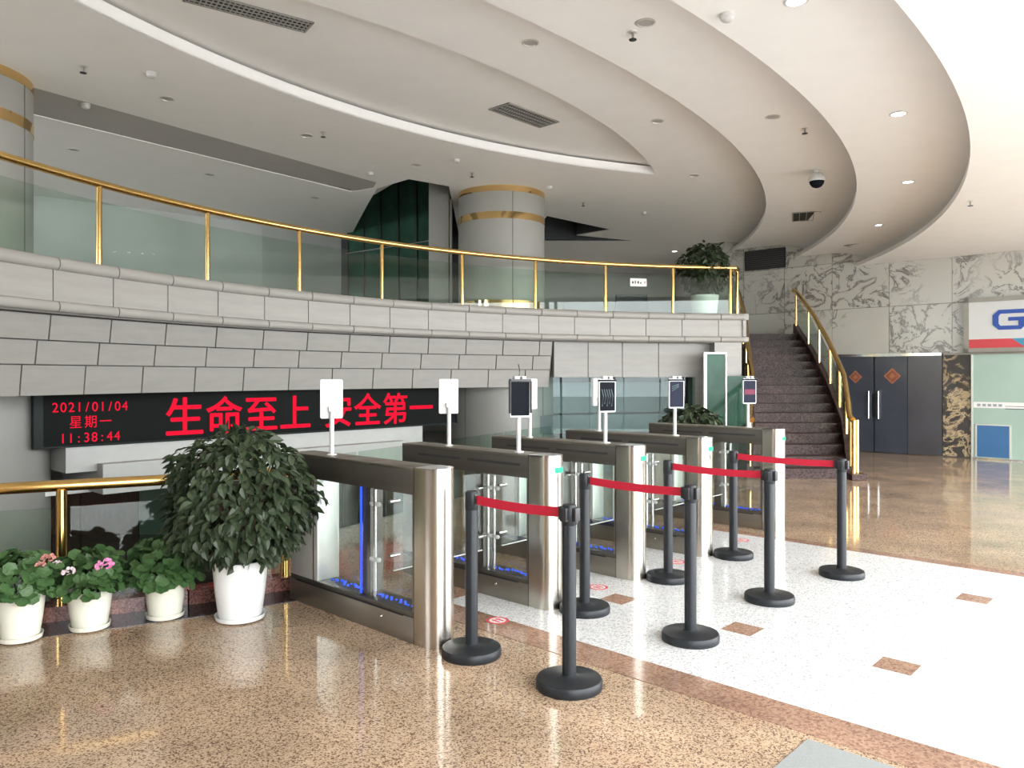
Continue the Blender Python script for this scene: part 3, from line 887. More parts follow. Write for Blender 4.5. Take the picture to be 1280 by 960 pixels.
# ------------------------------------------------------------------ face terminals on poles
def rounded_slab(bm, w, h, d, r=0.012, n=4):
    pts = []
    for cx, cz, a0 in ((w / 2 - r, h - r, 0), (-w / 2 + r, h - r, 90), (-w / 2 + r, r, 180), (w / 2 - r, r, 270)):
        for k in range(n + 1):
            a = R(a0 + 90 * k / n)
            pts.append((cx + r * math.cos(a), cz + r * math.sin(a)))
    f = [bm.verts.new((x, -d / 2, z)) for x, z in pts]
    b = [bm.verts.new((x, d / 2, z)) for x, z in pts]
    bm.faces.new(f); bm.faces.new(b[::-1])
    m = len(pts)
    for k in range(m): bm.faces.new((f[k], f[(k + 1) % m], b[(k + 1) % m], b[k]))
def terminal(i, s, facing, label, kind):
    p = st(s, TS[i])
    e = empty('face_terminal', label, 'terminal', (p.x, p.y, 1.066), facing, 'face terminals on the turnstiles')
    lathe('flange', [(0, 0.008), (0.032, 0.008), (0.036, 0.0), (0, 0.0)], M_WHITEP, e, 20)
    h0 = 0.255
    tube('pole', [(0, 0.012, 0.0), (0, 0.012, h0 + 0.07)], 0.0165, M_WHITEP, e, 16)
    bm = bmesh.new()
    rounded_slab(bm, 0.155, 0.275, 0.022)
    hs = mesh_obj('housing', bm, M_WHITEP, e, smooth=True, loc=(0, -0.012, h0))
    box('mount_bracket', -0.022, 0.022, 0.0, 0.03, h0 + 0.05, h0 + 0.085, M_ALU, e, 0.003)
    sm = {'off': M_SCREEN, 'grey': M_SCREEN, 'blue': M_SCRBLUE, 'pink': M_SCRBLUE, 'back': M_SCREEN}[kind]
    bm = bmesh.new()
    rounded_slab(bm, 0.139, 0.236 if kind != 'off' else 0.250, 0.003, 0.006)
    sc = mesh_obj('screen', bm, sm, e, loc=(0, -0.0245, h0 + 0.012))
    if kind == 'pink':
        box('screen_picture', -0.06, 0.06, -0.0275, -0.0262, h0 + 0.10, h0 + 0.155, M_SCRPINK, sc, loc=(0, 0.0245, -h0 - 0.012))
    if kind == 'grey':
        for k in range(5):
            x = -0.05 + 0.022 * k
            tube('screen_mark', [(x, -0.0265, h0 + 0.05 + 0.02 * (k % 2)), (x + 0.012, -0.0265, h0 + 0.13), (x - 0.004, -0.0265, h0 + 0.19)], 0.0045, M_SCRGREY, sc, 6, loc=(0, 0.0245, -h0 - 0.012))
    if kind == 'blue':
        for k in range(3):
            tube('screen_mark', [(-0.05, -0.0265, h0 + 0.16 + 0.02 * k), (0.02, -0.0265, h0 + 0.20 + 0.012 * k)], 0.004, M_SCRGREY, sc, 6, loc=(0, 0.0245, -h0 - 0.012))
    if kind != 'back':
        cm = box('camera_module', -0.045, 0.045, -0.035, 0.012, h0 + 0.272, h0 + 0.298, M_WHITEP, e, 0.006)
        bm = bmesh.new()
        a_lathe(bm, [(0, 0.004), (0.008, 0.003), (0.011, 0)], 12)
        ln = mesh_obj('lens', bm, M_BLACKP, cm, smooth=True, loc=(0.005, -0.035, h0 + 0.285))
        ln.rotation_euler = (R(90), 0, 0)
        hd = box('sun_hood', -0.078, 0.078, -0.045, 0.006, h0 + 0.255, h0 + 0.268 + (0.01 if kind == 'off' else 0), M_BLACKP if kind == 'off' else M_SCREEN, e, 0.003)
        if kind == 'off':
            for sx in (-1, 1):
                box('hood_side', sx * 0.079 - 0.002, sx * 0.079 + 0.002, -0.05, 0.0, h0 + 0.03, h0 + 0.262, M_BLACKP, hd)
            tube('antenna', [(0.0, 0.0, h0 + 0.298), (0.004, 0.002, h0 + 0.34), (-0.004, 0.002, h0 + 0.385)], 0.004, M_BLACKP, e, 8)
        else:
            bm = bmesh.new()
            a_lathe(bm, [(0, 0.016), (0.012, 0.013), (0.017, 0), (0.012, -0.013), (0, -0.016)], 14, 0.068, -0.01, h0 + 0.275)
            mesh_obj('side_sensor', bm, M_BLACKP, cm, smooth=True)
    return e
# face directions: rotation of the -y facing screen
FR = R(22)
terminal(1, 3.78, FR - R(4), 'face terminal with black hooded screen and antenna on the second turnstile', 'off')
terminal(2, 3.77, FR, 'face terminal with grey patterned screen on the middle turnstile', 'grey')
terminal(3, 3.77, FR - R(6), 'face terminal with dark blue screen in front of the leafy bush', 'blue')
terminal(4, 3.80, R(12), 'face terminal with pink picture on screen in front of the staircase', 'pink')
terminal(0, 4.62, FR + R(175), 'white back of a face terminal on the turnstile by the big plant', 'back')
terminal(1, 4.54, FR + R(172), 'white back of a face terminal at the right end of the red display', 'back')
terminal(2, 4.62, FR + R(180), 'white back of a face terminal half hidden behind the black hooded one', 'back')
terminal(3, 4.66, FR + R(205), 'narrow white face terminal back beside the grey patterned screen', 'back')

# ------------------------------------------------------------------ rope stanchions and belts
STN = [((-0.235, 4.46), 'black barrier post with wide base in front of the first turnstile'),
       ((0.298, 4.00), 'black barrier post nearest the camera on the beige granite'),
       ((0.50, 5.28), 'black barrier post standing behind the nearest one, beside the second turnstile'),
       ((1.094, 4.71), 'black barrier post at the near edge of the white floor beside a brown square'),
       ((1.24, 6.10), 'black barrier post standing in front of the fourth turnstile base'),
       ((1.853, 5.53), 'black barrier post in the middle of the white floor strip'),
       ((1.98, 6.87), 'black barrier post farthest back, between the last two turnstiles'),
       ((2.67, 6.22), 'black barrier post farthest to the right, in front of the staircase foot')]
BELT_Z = 0.905
def stanchion(k):
    (x, y), lab = STN[k]
    mate = STN[k ^ 1][0]
    d = Vector((mate[0] - x, mate[1] - y)).normalized()
    e = empty('barrier_post', lab, 'barrier post', (x, y, 0), math.atan2(d.y, d.x), 'belt barrier posts')
    lathe('base', [(0, 0.0), (0.170, 0.0), (0.174, 0.006), (0.174, 0.040), (0.168, 0.052), (0.155, 0.055), (0.05, 0.060), (0.04, 0.068), (0, 0.068)], M_STAN, e, 48)
    lathe('post', [(0.0365, 0.06), (0.0365, 0.945), (0.033, 0.952), (0, 0.952)], M_STAN, e, 28)
    lathe('collar', [(0.0365, 0.845), (0.0385, 0.848), (0.0385, 0.940), (0.0365, 0.944)], M_STAN, e, 28)
    if k % 2:
        for a in (0, 90, 180):
            box('belt_socket', 0.034, 0.056, -0.021, 0.021, 0.868, 0.938, M_BLACKP, e, 0.004, rotz=R(a))
    else:
        box('belt_socket', 0.034, 0.043, -0.016, 0.016, 0.872, 0.938, M_BLACKP, e, 0.003)
    return e
for k in range(8): stanchion(k)
BL = ['nearest red retractable belt, stretched from the first turnstile to the front post', 'red retractable belt second from the camera, ending on the white floor edge post',
      'red retractable belt third from the camera, across the fourth turnstile', 'farthest red retractable belt, ending before the staircase foot']
for b in range(4):
    A, B = Vector(STN[2 * b][0]), Vector(STN[2 * b + 1][0])
    d = (B - A).normalized()
    A2, B2 = A + d * 0.043, B - d * 0.057
    n = Vector((-d.y, d.x)) * 0.0012
    bm = bmesh.new()
    K = 10
    rings = []
    for i in range(K + 1):
        q = A2.lerp(B2, i / K)
        sag = -0.010 * 4 * (i / K) * (1 - i / K)
        rings.append([bm.verts.new((q.x + n.x * sx, q.y + n.y * sx, BELT_Z + sag + dz)) for sx, dz in ((1, -0.026), (-1, -0.026), (-1, 0.026), (1, 0.026))])
    for i in range(K):
        for j in range(4):
            bm.faces.new((rings[i][j], rings[i][(j + 1) % 4], rings[i + 1][(j + 1) % 4], rings[i + 1][j]))
    bm.faces.new(rings[0]); bm.faces.new(rings[-1][::-1])
    tag(mesh_obj('barrier_belt', bm, M_RED), BL[b], 'belt', 'red barrier belts')

# floor stickers
def sticker(x, y, lab):
    e = empty('floor_sticker', lab, 'sticker', (x, y, 0.0034), ANG, 'round red floor stickers')
    bm = bmesh.new()
    a_lathe(bm, [(0.075, 0), (0.075, 0.001), (0.056, 0.001), (0.056, 0)], 32)
    mesh_obj('ring', bm, M_STICK, e)
    lathe('disc', [(0, 0.0008), (0.056, 0.0008), (0.056, 0)], M_NOTICE, e, 28)
    for s_ in (-1, 1):
        prism('arrow', [(-0.035, s_ * 0.018 - 0.008), (0.01, s_ * 0.018 - 0.008), (0.01, s_ * 0.018 - 0.018), (0.038, s_ * 0.018), (0.01, s_ * 0.018 + 0.018), (0.01, s_ * 0.018 + 0.008), (-0.035, s_ * 0.018 + 0.008)], 0.0008, 0.0018, M_STICK, e)
sticker(-0.095, 5.08, 'red ring sticker on the brown border beside the first barrier post')
sticker(0.66, 5.88, 'red ring sticker on white floor right of the second barrier post base')
sticker(1.43, 6.68, 'red ring sticker on white floor near the fourth turnstile')
sticker(2.26, 7.57, 'faint ring sticker on white floor by the last turnstile')

# ------------------------------------------------------------------ red text display
led = empty('led_sign', 'long black display board with red glowing Chinese characters under the balcony', 'sign', (LED0.x, LED0.y, 0), math.atan2(D2.y, D2.x))
LW = 6.12
box('panel', 0, LW, 0.0, 0.06, 0.847, 1.435, M_LED, led)
for args in ((0, LW, -0.02, 0.06, 0.835, 0.855), (0, LW, -0.02, 0.06, 1.42, 1.437), (-0.02, 0.07, -0.02, 0.06, 0.835, 1.437), (LW - 0.03, LW, -0.02, 0.06, 0.835, 1.437)):
    box('frame', *args, mat('led frame', (0.012, 0.017, 0.016), 0.45, noise=0.1, spec=0.15), led)
TR = (R(90), 0, 0)
for k, ch in enumerate('生命至上'):
    text('character', ch, 0.50, M_LEDTXT, led, (1.355 + 0.507 * k, -0.003, 0.935), TR, bold=0.007)
for k, ch in enumerate('安全第一'):
    text('character', ch, 0.50, M_LEDTXT, led, (3.56 + 0.515 * k, -0.003, 0.935), TR, bold=0.007)
for body, x0, pitch, z in (('2021/01/04', 0.15, 0.080, 1.225), ('星期一', 0.315, 0.155, 1.055), ('11:38:44', 0.225, 0.080, 0.885)):
    for k, ch in enumerate(body):
        text('character', ch, 0.150, M_LEDTXT, led, (x0 + pitch * (k + 0.5), -0.003, z), TR, align='CENTER', sx=0.9)

# ------------------------------------------------------------------ railings
br = empty('balcony_railing', 'brass and glass railing curving along the top of the balcony', 'railing', (*BC, 0))
RR = BR + 0.13
bm = bmesh.new()
a_tube(bm, [(x, y, 3.535) for x, y in arc(0, 0, RR, A_L, 94.4, 80)] + [(4.09 - BC[0], 13.9 - BC[1], 3.535), (4.09 - BC[0], 17.0 - BC[1], 3.535)], 0.038, 14)
mesh_obj('handrail', bm, M_GOLD, br, smooth=True)
PA = [183.2, 175, 166.8, 158.5, 150.2, 142, 133.8, 125.2, 117, 109, 101.3, 94.9]
for a in PA:
    x, y = RR * math.cos(R(a)), RR * math.sin(R(a))
    tube('post', [(x, y, 2.72), (x, y, 3.51)], 0.027, M_GOLD, br, 12)
tube('post', [(4.09 - BC[0], 13.95 - BC[1], 2.72), (4.09 - BC[0], 13.95 - BC[1], 3.51)], 0.027, M_GOLD, br, 12)
tube('post', [(4.09 - BC[0], 15.6 - BC[1], 2.72), (4.09 - BC[0], 15.6 - BC[1], 3.51)], 0.027, M_GOLD, br, 12)
for a, b in zip(PA[:-1], PA[1:]):
    sweep('glass_pane', [(RR - 0.005, 2.72), (RR + 0.005, 2.72), (RR + 0.005, 3.36), (RR - 0.005, 3.36)], b + 0.2, a - 0.2, 10, M_GLASS, br)
box('glass_pane', -0.585, -0.575, 9.80, 11.38, 2.72, 3.36, M_GLASS, br)

lr = empty('lobby_railing', 'thick brass railing with glass infill behind the geranium pots', 'railing')
bm = bmesh.new()
fine = []
for i in range(len(RAIL) - 1):
    for k in range(4):
        fine.append(tuple(Vector(RAIL[i]).lerp(Vector(RAIL[i + 1]), k / 4)))
fine.append(RAIL[-1])
a_tube(bm, [(x, y, 0.885) for x, y in fine], 0.038, 16)
mesh_obj('handrail', bm, M_GOLD, lr, smooth=True)
LP = [(-5.8, 3.92), (-4.4, 4.53), (-3.02, 5.15), (-1.74, 5.88)]
for x, y in LP:
    tube('post', [(x, y, 0.10), (x, y, 0.86)], 0.034, M_GOLD, lr, 16)
for (x0, y0), (x1, y1) in zip(LP[:-1], LP[1:]):
    A, B = Vector((x0, y0)), Vector((x1, y1))
    d = (B - A).normalized()
    A, B = A + d * 0.05, B - d * 0.05
    n = Vector((-d.y, d.x)) * 0.005
    prism('glass_pane', [tuple(A - n), tuple(B - n), tuple(B + n), tuple(A + n)], 0.10, 0.74, M_GLASS, lr)
# frameless glass guard behind the gates
gg = empty('glass_guard', 'low frameless glass guard along the floor opening behind the turnstiles', 'railing')
A, B = Vector((-2.45, 6.84)), Vector((0.66, 12.7))
for k in range(4):
    p, q = A.lerp(B, k / 4 + 0.004), A.lerp(B, (k + 1) / 4 - 0.004)
    n = Vector((-(q - p).y, (q - p).x)).normalized() * 0.006
    prism('glass_pane', [tuple(p - n), tuple(q - n), tuple(q + n), tuple(p + n)], 0.0, 0.80, M_GLASS, gg)

# ------------------------------------------------------------------ staircase
NST = 16
RISE = 2.55 / NST
XR = [(0, 5.28), (4, 5.74), (8, 6.02), (12, 6.22), (16, 6.33)]
XL = [(0, 3.80), (4, 4.24), (8, 4.56), (12, 4.90), (16, 5.14)]
def lerp_tab(tab, k):
    for (a, xa), (b, xb) in zip(tab[:-1], tab[1:]):
        if k <= b or b == tab[-1][0]:
            f = (k - a) / (b - a)
            return xa + (xb - xa) * f
def ysta(k): return 12.10 + 0.325 * k
stair = empty('staircase', 'dark red granite staircase rising to the balcony beside the marble wall', 'staircase', (0, 0, 0))
for k in range(NST):
    y0, y1 = ysta(k), ysta(k + 1)
    poly = [(lerp_tab(XL, k), y0), (lerp_tab(XR, k), y0), (lerp_tab(XR, k + 1), y1 + 0.02), (lerp_tab(XL, k + 1), y1 + 0.02)]
    sp = prism('step', poly, max(0, (k - 1) * RISE), (k + 1) * RISE - 0.03, M_STEP, stair)
    prism('tread', [(poly[0][0], y0 - 0.02), (poly[1][0], y0 - 0.02), poly[2], poly[3]], (k + 1) * RISE - 0.03, (k + 1) * RISE, M_STEP, sp)
def stringer(tab, side, nm):
    bm = bmesh.new()
    K = 16
    rings = []
    for k in range(K + 1):
        x = lerp_tab(tab, k)
        y = ysta(k)
        z = k * RISE
        rings.append([bm.verts.new(v) for v in ((x, y, max(0, z - 0.35)), (x + side * 0.10, y, max(0, z - 0.35)), (x + side * 0.10, y, z + 0.24), (x, y, z + 0.24))])
    for k in range(K):
        for j in range(4):
            bm.faces.new((rings[k][j], rings[k][(j + 1) % 4], rings[k + 1][(j + 1) % 4], rings[k + 1][j]))
    bm.faces.new(rings[0]); bm.faces.new(rings[-1][::-1])
    mesh_obj(nm, bm, M_STEP, stair)
stringer(XR, 1, 'stringer')
stringer(XL, -1, 'stringer')
prism('landing', [(4.2, 17.3), (6.42, 17.3), (6.42, 17.5), (5.6, 18.27), (4.2, 18.3)], 2.2, 2.55, M_STEP, stair)
def stair_rail(tab, side, label):
    e = empty('stair_railing', label, 'railing')
    pts = []
    for k in range(NST + 1):
        pts.append((lerp_tab(tab, k) + side * 0.05, ysta(k), k * RISE + 1.0))
    pts[0] = (pts[0][0], pts[0][1] + 0.02, 0.98)
    tube('handrail', [(pts[0][0] - side * 0.0, pts[0][1] - 0.12, 0.93)] + pts + [(pts[-1][0] - side * 0.02, pts[-1][1] + 0.08, pts[-1][2])], 0.045, M_GOLD, e, 12)
    ks = [0, 2.6, 5.2, 7.8, 10.4, 13.0, 15.8]
    for k in ks:
        x, y = lerp_tab(tab, k) + side * 0.05, ysta(k)
        tube('post', [(x, y, k * RISE + 0.2), (x, y, k * RISE + 0.98)], 0.021, M_GOLD, e, 12)
    for a, b in zip(ks[:-1], ks[1:]):
        xa, ya, xb, yb = lerp_tab(tab, a) + side * 0.05, ysta(a) + 0.05, lerp_tab(tab, b) + side * 0.05, ysta(b) - 0.05
        bm = bmesh.new()
        vs = [bm.verts.new(v) for dx in (-0.005, 0.005) for v in ((xa + dx, ya, a * RISE + 0.25), (xb + dx, yb, b * RISE + 0.25), (xb + dx, yb, b * RISE + 0.84), (xa + dx, ya, a * RISE + 0.84))]
        for f in ((0, 1, 2, 3), (7, 6, 5, 4), (0, 4, 5, 1), (1, 5, 6, 2), (2, 6, 7, 3), (3, 7, 4, 0)):
            bm.faces.new([vs[i] for i in f])
        mesh_obj('glass_pane', bm, M_GLASS, e)
    return e
e = stair_rail(XR, 1, 'brass and glass railing sweeping up the right side of the staircase')
x, y = lerp_tab(XR, 0) + 0.05, ysta(0)
for dx in (0.0, 0.09):
    tube('newel', [(x + dx, y - 0.12 + dx, 0.0), (x + dx, y - 0.12 + dx, 0.93)], 0.035, M_GOLD, e, 14)
bm = bmesh.new()
a_box(bm, x - 0.07, x + 0.17, y - 0.22, y + 0.06, 0.0, 0.10, 0.01)
mesh_obj('newel_foot', bm, M_STEP, e)
stair_rail(XL, -1, 'brass railing on the left side of the staircase beside the balcony end')

# ------------------------------------------------------------------ back wall: doors, polished panel, office front, sign
dz = 2.03
door = empty('door_1', None, None, kind='structure')
def wp(name, s0, s1, z0, z1, d0, d1, m, parent):
    return prism(name, st_poly(s0, s1, T_WALL - d1, T_WALL - d0), z0, z1, m, parent)
l1 = wp('door_leaf', 5.535, 6.25, 0.01, dz, 0.02, 0.06, M_DOOR, door)
l2 = wp('door_leaf', 4.875, 5.505, 0.01, dz, 0.02, 0.06, M_DOOR, door)
wp('side_panel', 4.235, 4.865, 0.01, dz, -0.02, 0.03, mat('charcoal door panel', (0.075, 0.073, 0.08), 0.22, noise=0.12, nscale=1.5), door)
wp('door_track', 4.235, 6.3, dz, dz + 0.06, -0.02, 0.07, M_CHROME, door)
wp('floor_trim', 4.235, 4.865, 0.0, 0.02, 0.03, 0.05, M_CHROME, door)
for s_, pr in ((5.62, l1), (5.42, l2)):
    p = st(s_, T_WALL - 0.11)
    tube('handle', [(p.x, p.y, 0.72), (p.x, p.y, 1.30)], 0.017, M_CHROME, pr, 10)
    q = st(s_, T_WALL - 0.055)
    bm = bmesh.new()
    for z in (0.80, 1.22): a_tube(bm, [(p.x, p.y, z), (q.x, q.y, z)], 0.010, 8)
    mesh_obj('handle_mount', bm, M_CHROME, pr, smooth=True)
wp('lock_strip', 5.485, 5.555, 0.75, 1.25, 0.055, 0.068, M_BLACKP, door)
wallrot = math.atan2(-D1.y, -D1.x)        # +x to the right along the wall as seen from the lobby
def diamond(s_, z, r, lab):
    p = st(s_, T_WALL - 0.062)
    e = empty('paper_diamond', lab, 'decoration', (p.x, p.y, z), wallrot, 'paper diamonds on the dark doors')
    def dm(nm, rr, y0, y1, m):
        bm = bmesh.new()
        vs = [bm.verts.new((x, y, zz)) for y in (y0, y1) for x, zz in ((0, -rr), (rr, 0), (0, rr), (-rr, 0))]
        for f in ((0, 1, 2, 3), (7, 6, 5, 4), (0, 4, 5, 1), (1, 5, 6, 2), (2, 6, 7, 3), (3, 7, 4, 0)):
            bm.faces.new([vs[i] for i in f])
        mesh_obj(nm, bm, m, e)
    dm('paper', r, -0.003, 0.0, M_ORANGE2)
    dm('inner_paper', r * 0.78, -0.005, -0.003, M_ORANGE)
    dm('centre_print', r * 0.36, -0.006, -0.005, M_ORANGE2)
diamond(5.90, 1.60, 0.14, 'faded reddish paper diamond on the left dark door leaf')
diamond(5.16, 1.62, 0.17, 'orange red paper diamond on the right dark door leaf')
pp = wp('polished_panel', 3.73, 4.22, 0.02, 2.06, -0.03, 0.01, M_MIRST, wall_back)
off = empty('window_1', None, None, kind='structure')
wp('glass_pane', 2.2, 3.70, 0.03, 2.06, 0.0, 0.02, M_FROST, off)
wp('glass_pane', 0.6, 2.19, 0.03, 2.06, 0.0, 0.02, M_FROST, off)
wp('edge_trim', 3.69, 3.72, 0.0, 2.06, 0.0, 0.035, M_ALU, off)
wp('floor_trim', 0.6, 3.70, 0.0, 0.03, -0.01, 0.035, M_CHROME, off)
wp('white_band', 0.6, 3.68, 1.00, 1.115, 0.02, 0.022, M_NOTICE, off)
for s0, s1 in ((2.5, 3.15),):
    wp('band_lettering', s0, s1, 0.985, 1.0, 0.02, 0.023, M_INK, off)
    wp('band_lettering', s0, s1, 1.035, 1.045, 0.022, 0.0235, M_INK, off)
for k in range(5):
    wp('band_lettering', 3.56 - 0.09 * k, 3.62 - 0.09 * k, 1.03, 1.08, 0.022, 0.0235, mat('grey ink', (0.3, 0.32, 0.34), 0.5), off)
wp('wall_head', 0.6, 4.2, 2.04, 2.08, -0.02, 0.05, M_FRAME, off)
pb = wp('poster', 3.08, 3.62, 0.05, 0.66, 0.022, 0.03, M_BLUEPOS, None)
tag(pb, 'blue poster with pale frame low on the frosted green glass', 'poster')
for a in ((3.62, 3.65, 0.04, 0.67), (3.05, 3.08, 0.04, 0.67), (3.05, 3.65, 0.66, 0.685)):
    wp('frame_edge', *a, 0.022, 0.034, M_ALU, pb)
p = st(3.82, T_WALL - 0.16)
sg = empty('shop_sign', 'white illuminated sign board with a blue letter G and red blue stripe', 'sign', (p.x, p.y, 0), wallrot)
box('board', 0.09, 3.2, 0.0, 0.12, 2.16, 3.05, M_SIGNW, sg)
for a in ((0, 3.2, -0.02, 0.14, 3.05, 3.14), (0, 0.09, -0.02, 0.14, 2.08, 3.14), (0, 3.2, -0.02, 0.14, 2.08, 2.16)):
    box('frame', *a, M_FRAME, sg)
prism_pts = [(0.09, 2.16), (1.02, 2.16), (0.80, 2.33), (0.09, 2.33)]
def sign_shape(nm, pts, m, y0=-0.004, y1=0.0):
    bm = bmesh.new()
    a = [bm.verts.new((x, y0, z)) for x, z in pts]
    b = [bm.verts.new((x, y1, z)) for x, z in pts]
    bm.faces.new(a); bm.faces.new(b[::-1])
    n = len(pts)
    for k in range(n): bm.faces.new((a[k], a[(k + 1) % n], b[(k + 1) % n], b[k]))
    mesh_obj(nm, bm, m, sg)
sign_shape('red_stripe', prism_pts, M_SIGNR)
sign_shape('blue_stripe', [(1.02, 2.16), (3.2, 2.16), (3.2, 2.36), (0.80, 2.33)], M_SIGNT)
# letter G: a squared stroke
gx0, gx1, gz0, gz1, w_ = 0.49, 1.01, 2.50, 2.88, 0.10
G = [(gx1, gz1), (gx0 + 0.10, gz1), (gx0, gz1 - 0.10), (gx0, gz0 + 0.10), (gx0 + 0.10, gz0), (gx1 - 0.06, gz0), (gx1, gz0 + 0.06),
     (gx1, gz0 + 0.235), (gx0 + 0.26, gz0 + 0.235), (gx0 + 0.26, gz0 + 0.165), (gx1 - w_, gz0 + 0.165), (gx1 - w_, gz0 + 0.075), (gx0 + 0.13, gz0 + 0.075), (gx0 + w_, gz0 + 0.12),
     (gx0 + w_, gz1 - 0.12), (gx0 + 0.13, gz1 - 0.075), (gx1, gz1 - 0.075)]
bm = bmesh.new()
tr_ = tessellate_polygon([[Vector((x, z, 0)) for x, z in G]])
fv = [bm.verts.new((x, -0.012, z)) for x, z in G]
bv = [bm.verts.new((x, 0.0, z)) for x, z in G]
for t in tr_:
    bm.faces.new([fv[i] for i in t]); bm.faces.new([bv[i] for i in reversed(t)])
for k in range(len(G)):
    bm.faces.new((fv[k], fv[(k + 1) % len(G)], bv[(k + 1) % len(G)], bv[k]))
mesh_obj('letter', bm, M_SIGNB, sg)
# wall vent near the balcony end
p = st(8.45, T_WALL - 0.03)
wv = empty('wall_vent', 'black louvred vent high on the marble wall above the staircase', 'vent', (p.x, p.y, 4.12), wallrot)
box('backing', 0, 0.98, 0.0, 0.03, 0, 0.46, M_VENTD, wv)
for k in range(9):
    box('slat', 0.02, 0.96, -0.02, 0.0, 0.03 + k * 0.048, 0.045 + k * 0.048, mat('dark slat', (0.05, 0.048, 0.045), 0.5, noise=0.1), wv)
for a in ((0, 0.98, 0, 0.02), (0, 0.98, 0.44, 0.46), (0, 0.02, 0, 0.46), (0.96, 0.98, 0, 0.46)):
    box('frame', a[0], a[1], -0.025, 0.0, a[2], a[3], M_BLACKP, wv)

# ------------------------------------------------------------------ ceiling fittings
def ceil_pt(x, y): return (x, y)
def downlight(x, y, z, lab, lit):
    e = empty('downlight', lab, 'downlight', (x, y, z), 0, 'round ceiling downlights')
    lathe('rim', [(0.085, 0.0), (0.088, -0.006), (0.070, -0.010), (0.066, 0.0)], M_WHITEP if lit else M_ALU, e, 28)
    lathe('lens', [(0, -0.004), (0.067, -0.004), (0.067, 0.0)], M_LAMP if lit else M_CEILG, e, 24)
    if lit:
        l = bpy.data.lights.new('downlight_lamp', 'SPOT')
        l.energy = 40
        l.spot_size = R(110)
        l.spot_blend = 0.8
        l.shadow_soft_size = 0.06
        l.color = (1.0, 0.93, 0.82)
        lo = bpy.data.objects.new('lamp', l)
        lo.location = (0, 0, -0.02)
        link(lo, e)
def sprinkler(x, y, z, lab):
    e = empty('sprinkler', lab, 'sprinkler', (x, y, z), 0, 'ceiling sprinklers')
    lathe('rose', [(0, -0.006), (0.035, -0.006), (0.04, 0)], M_ALU, e, 16)
    lathe('stem', [(0.011, 0), (0.011, -0.045), (0.006, -0.06), (0, -0.06)], M_FRAME, e, 10)
    lathe('deflector', [(0, -0.062), (0.034, -0.066), (0.034, -0.072), (0, -0.072)], M_BLACKP, e, 12)
def detector(x, y, z, lab):
    e = empty('smoke_detector', lab, 'detector', (x, y, z), 0, 'smoke detectors on the ceiling')
    lathe('base', [(0.055, 0), (0.055, -0.015), (0.05, -0.02)], M_WHITEP, e, 20)
    lathe('head', [(0.05, -0.02), (0.047, -0.04), (0.03, -0.055), (0, -0.058)], M_WHITEP, e, 20)
def at(u, v, z):
    """floor-plan position of a fitting at ceiling height z, surveyed from its direction"""
    Y = (z - EYE) * 960.0 / (470.0 - v)
    return ((u - 640.0) / 960.0 * Y, Y)
for (u, v, z, lab, lit) in ((1123, 142, 4.33, 'bright lit downlight in the right ceiling tier, nearest of its row', True),
                            (1135, 227, 4.33, 'bright lit downlight below the nearest one in the right tier', True),
                            (1099, 281, 4.33, 'small lit downlight farthest along the right ceiling tier', True),
                            (995, 1, 4.33, 'lit downlight cut by the top picture edge', True),
                            (843, 314, 4.9, 'lit downlight left of the balcony plant', True),
                            (739, 330, 4.9, 'lit downlight seen through the railing glass right of the column', True),
                            (807, 28, 4.66, 'unlit round downlight beside the sprinkler near the top middle', False),
                            (663, 53, 4.9, 'unlit round downlight above the long ceiling vent', False),
                            (822, 151, 4.9, 'unlit flat downlight right of the ceiling crescent tip', False),
                            (868, 219, 4.9, 'unlit flat downlight left of the inmost ceiling lip', False),
                            (966, 146, 4.66, 'unlit faint downlight in the middle ceiling tier', False),
                            (209, 123, 4.9, 'unlit round downlight below the left smoke detector', False),
                            (383, 169, 4.9, 'unlit round downlight left of a sprinkler under the white cove', False),
                            (520, 206, 4.9, 'unlit round downlight between cove and glazed tower', False),
                            (92, 187, 4.9, 'dim round downlight left beyond the grey ceiling band', False),
                            (262, 218, 4.9, 'dim round downlight in the middle beyond the grey ceiling band', False),
                            (394, 247, 4.9, 'dim round downlight right beyond the grey ceiling band', False)):
    downlight(*at(u, v, z), z, lab, lit)
for (u, v, z, lab) in ((791, 40, 4.66, 'ceiling sprinkler near the top middle'), (1006, 160, 4.66, 'ceiling sprinkler above the dome camera'),
                       (104, 83, 4.9, 'ceiling sprinkler at the far left above the grey band'), (404, 165, 4.9, 'ceiling sprinkler below the white cove left of the tower'),
                       (590, 216, 4.9, 'ceiling sprinkler just above the round column'), (729, 253, 4.9, 'ceiling sprinkler right of the round column'), (1213, 251, 4.0, 'small ceiling sprinkler on the right outside the outermost lip')):
    x, y = at(u, v, z)
    sprinkler(x, y, z, lab)
for (u, v, z, lab) in ((909, 18, 4.33, 'white smoke detector near the top between two ceiling lips'), (189, 91, 4.9, 'white smoke detector upper left beside the white cove'),
                       (107, 130, 4.912, 'white smoke detector at the left on the grey ceiling band'), (463, 215, 4.912, 'white smoke detector at the right end of the grey ceiling band'),
                       (571, 199, 4.9, 'white smoke detector under the cove left above the column'), (687, 233, 4.9, 'white smoke detector right above the column'),
                       (805, 265, 4.9, 'white smoke detector on the ceiling toward the balcony plant')):
    x, y = at(u, v, z)
    detector(x, y, z, lab)
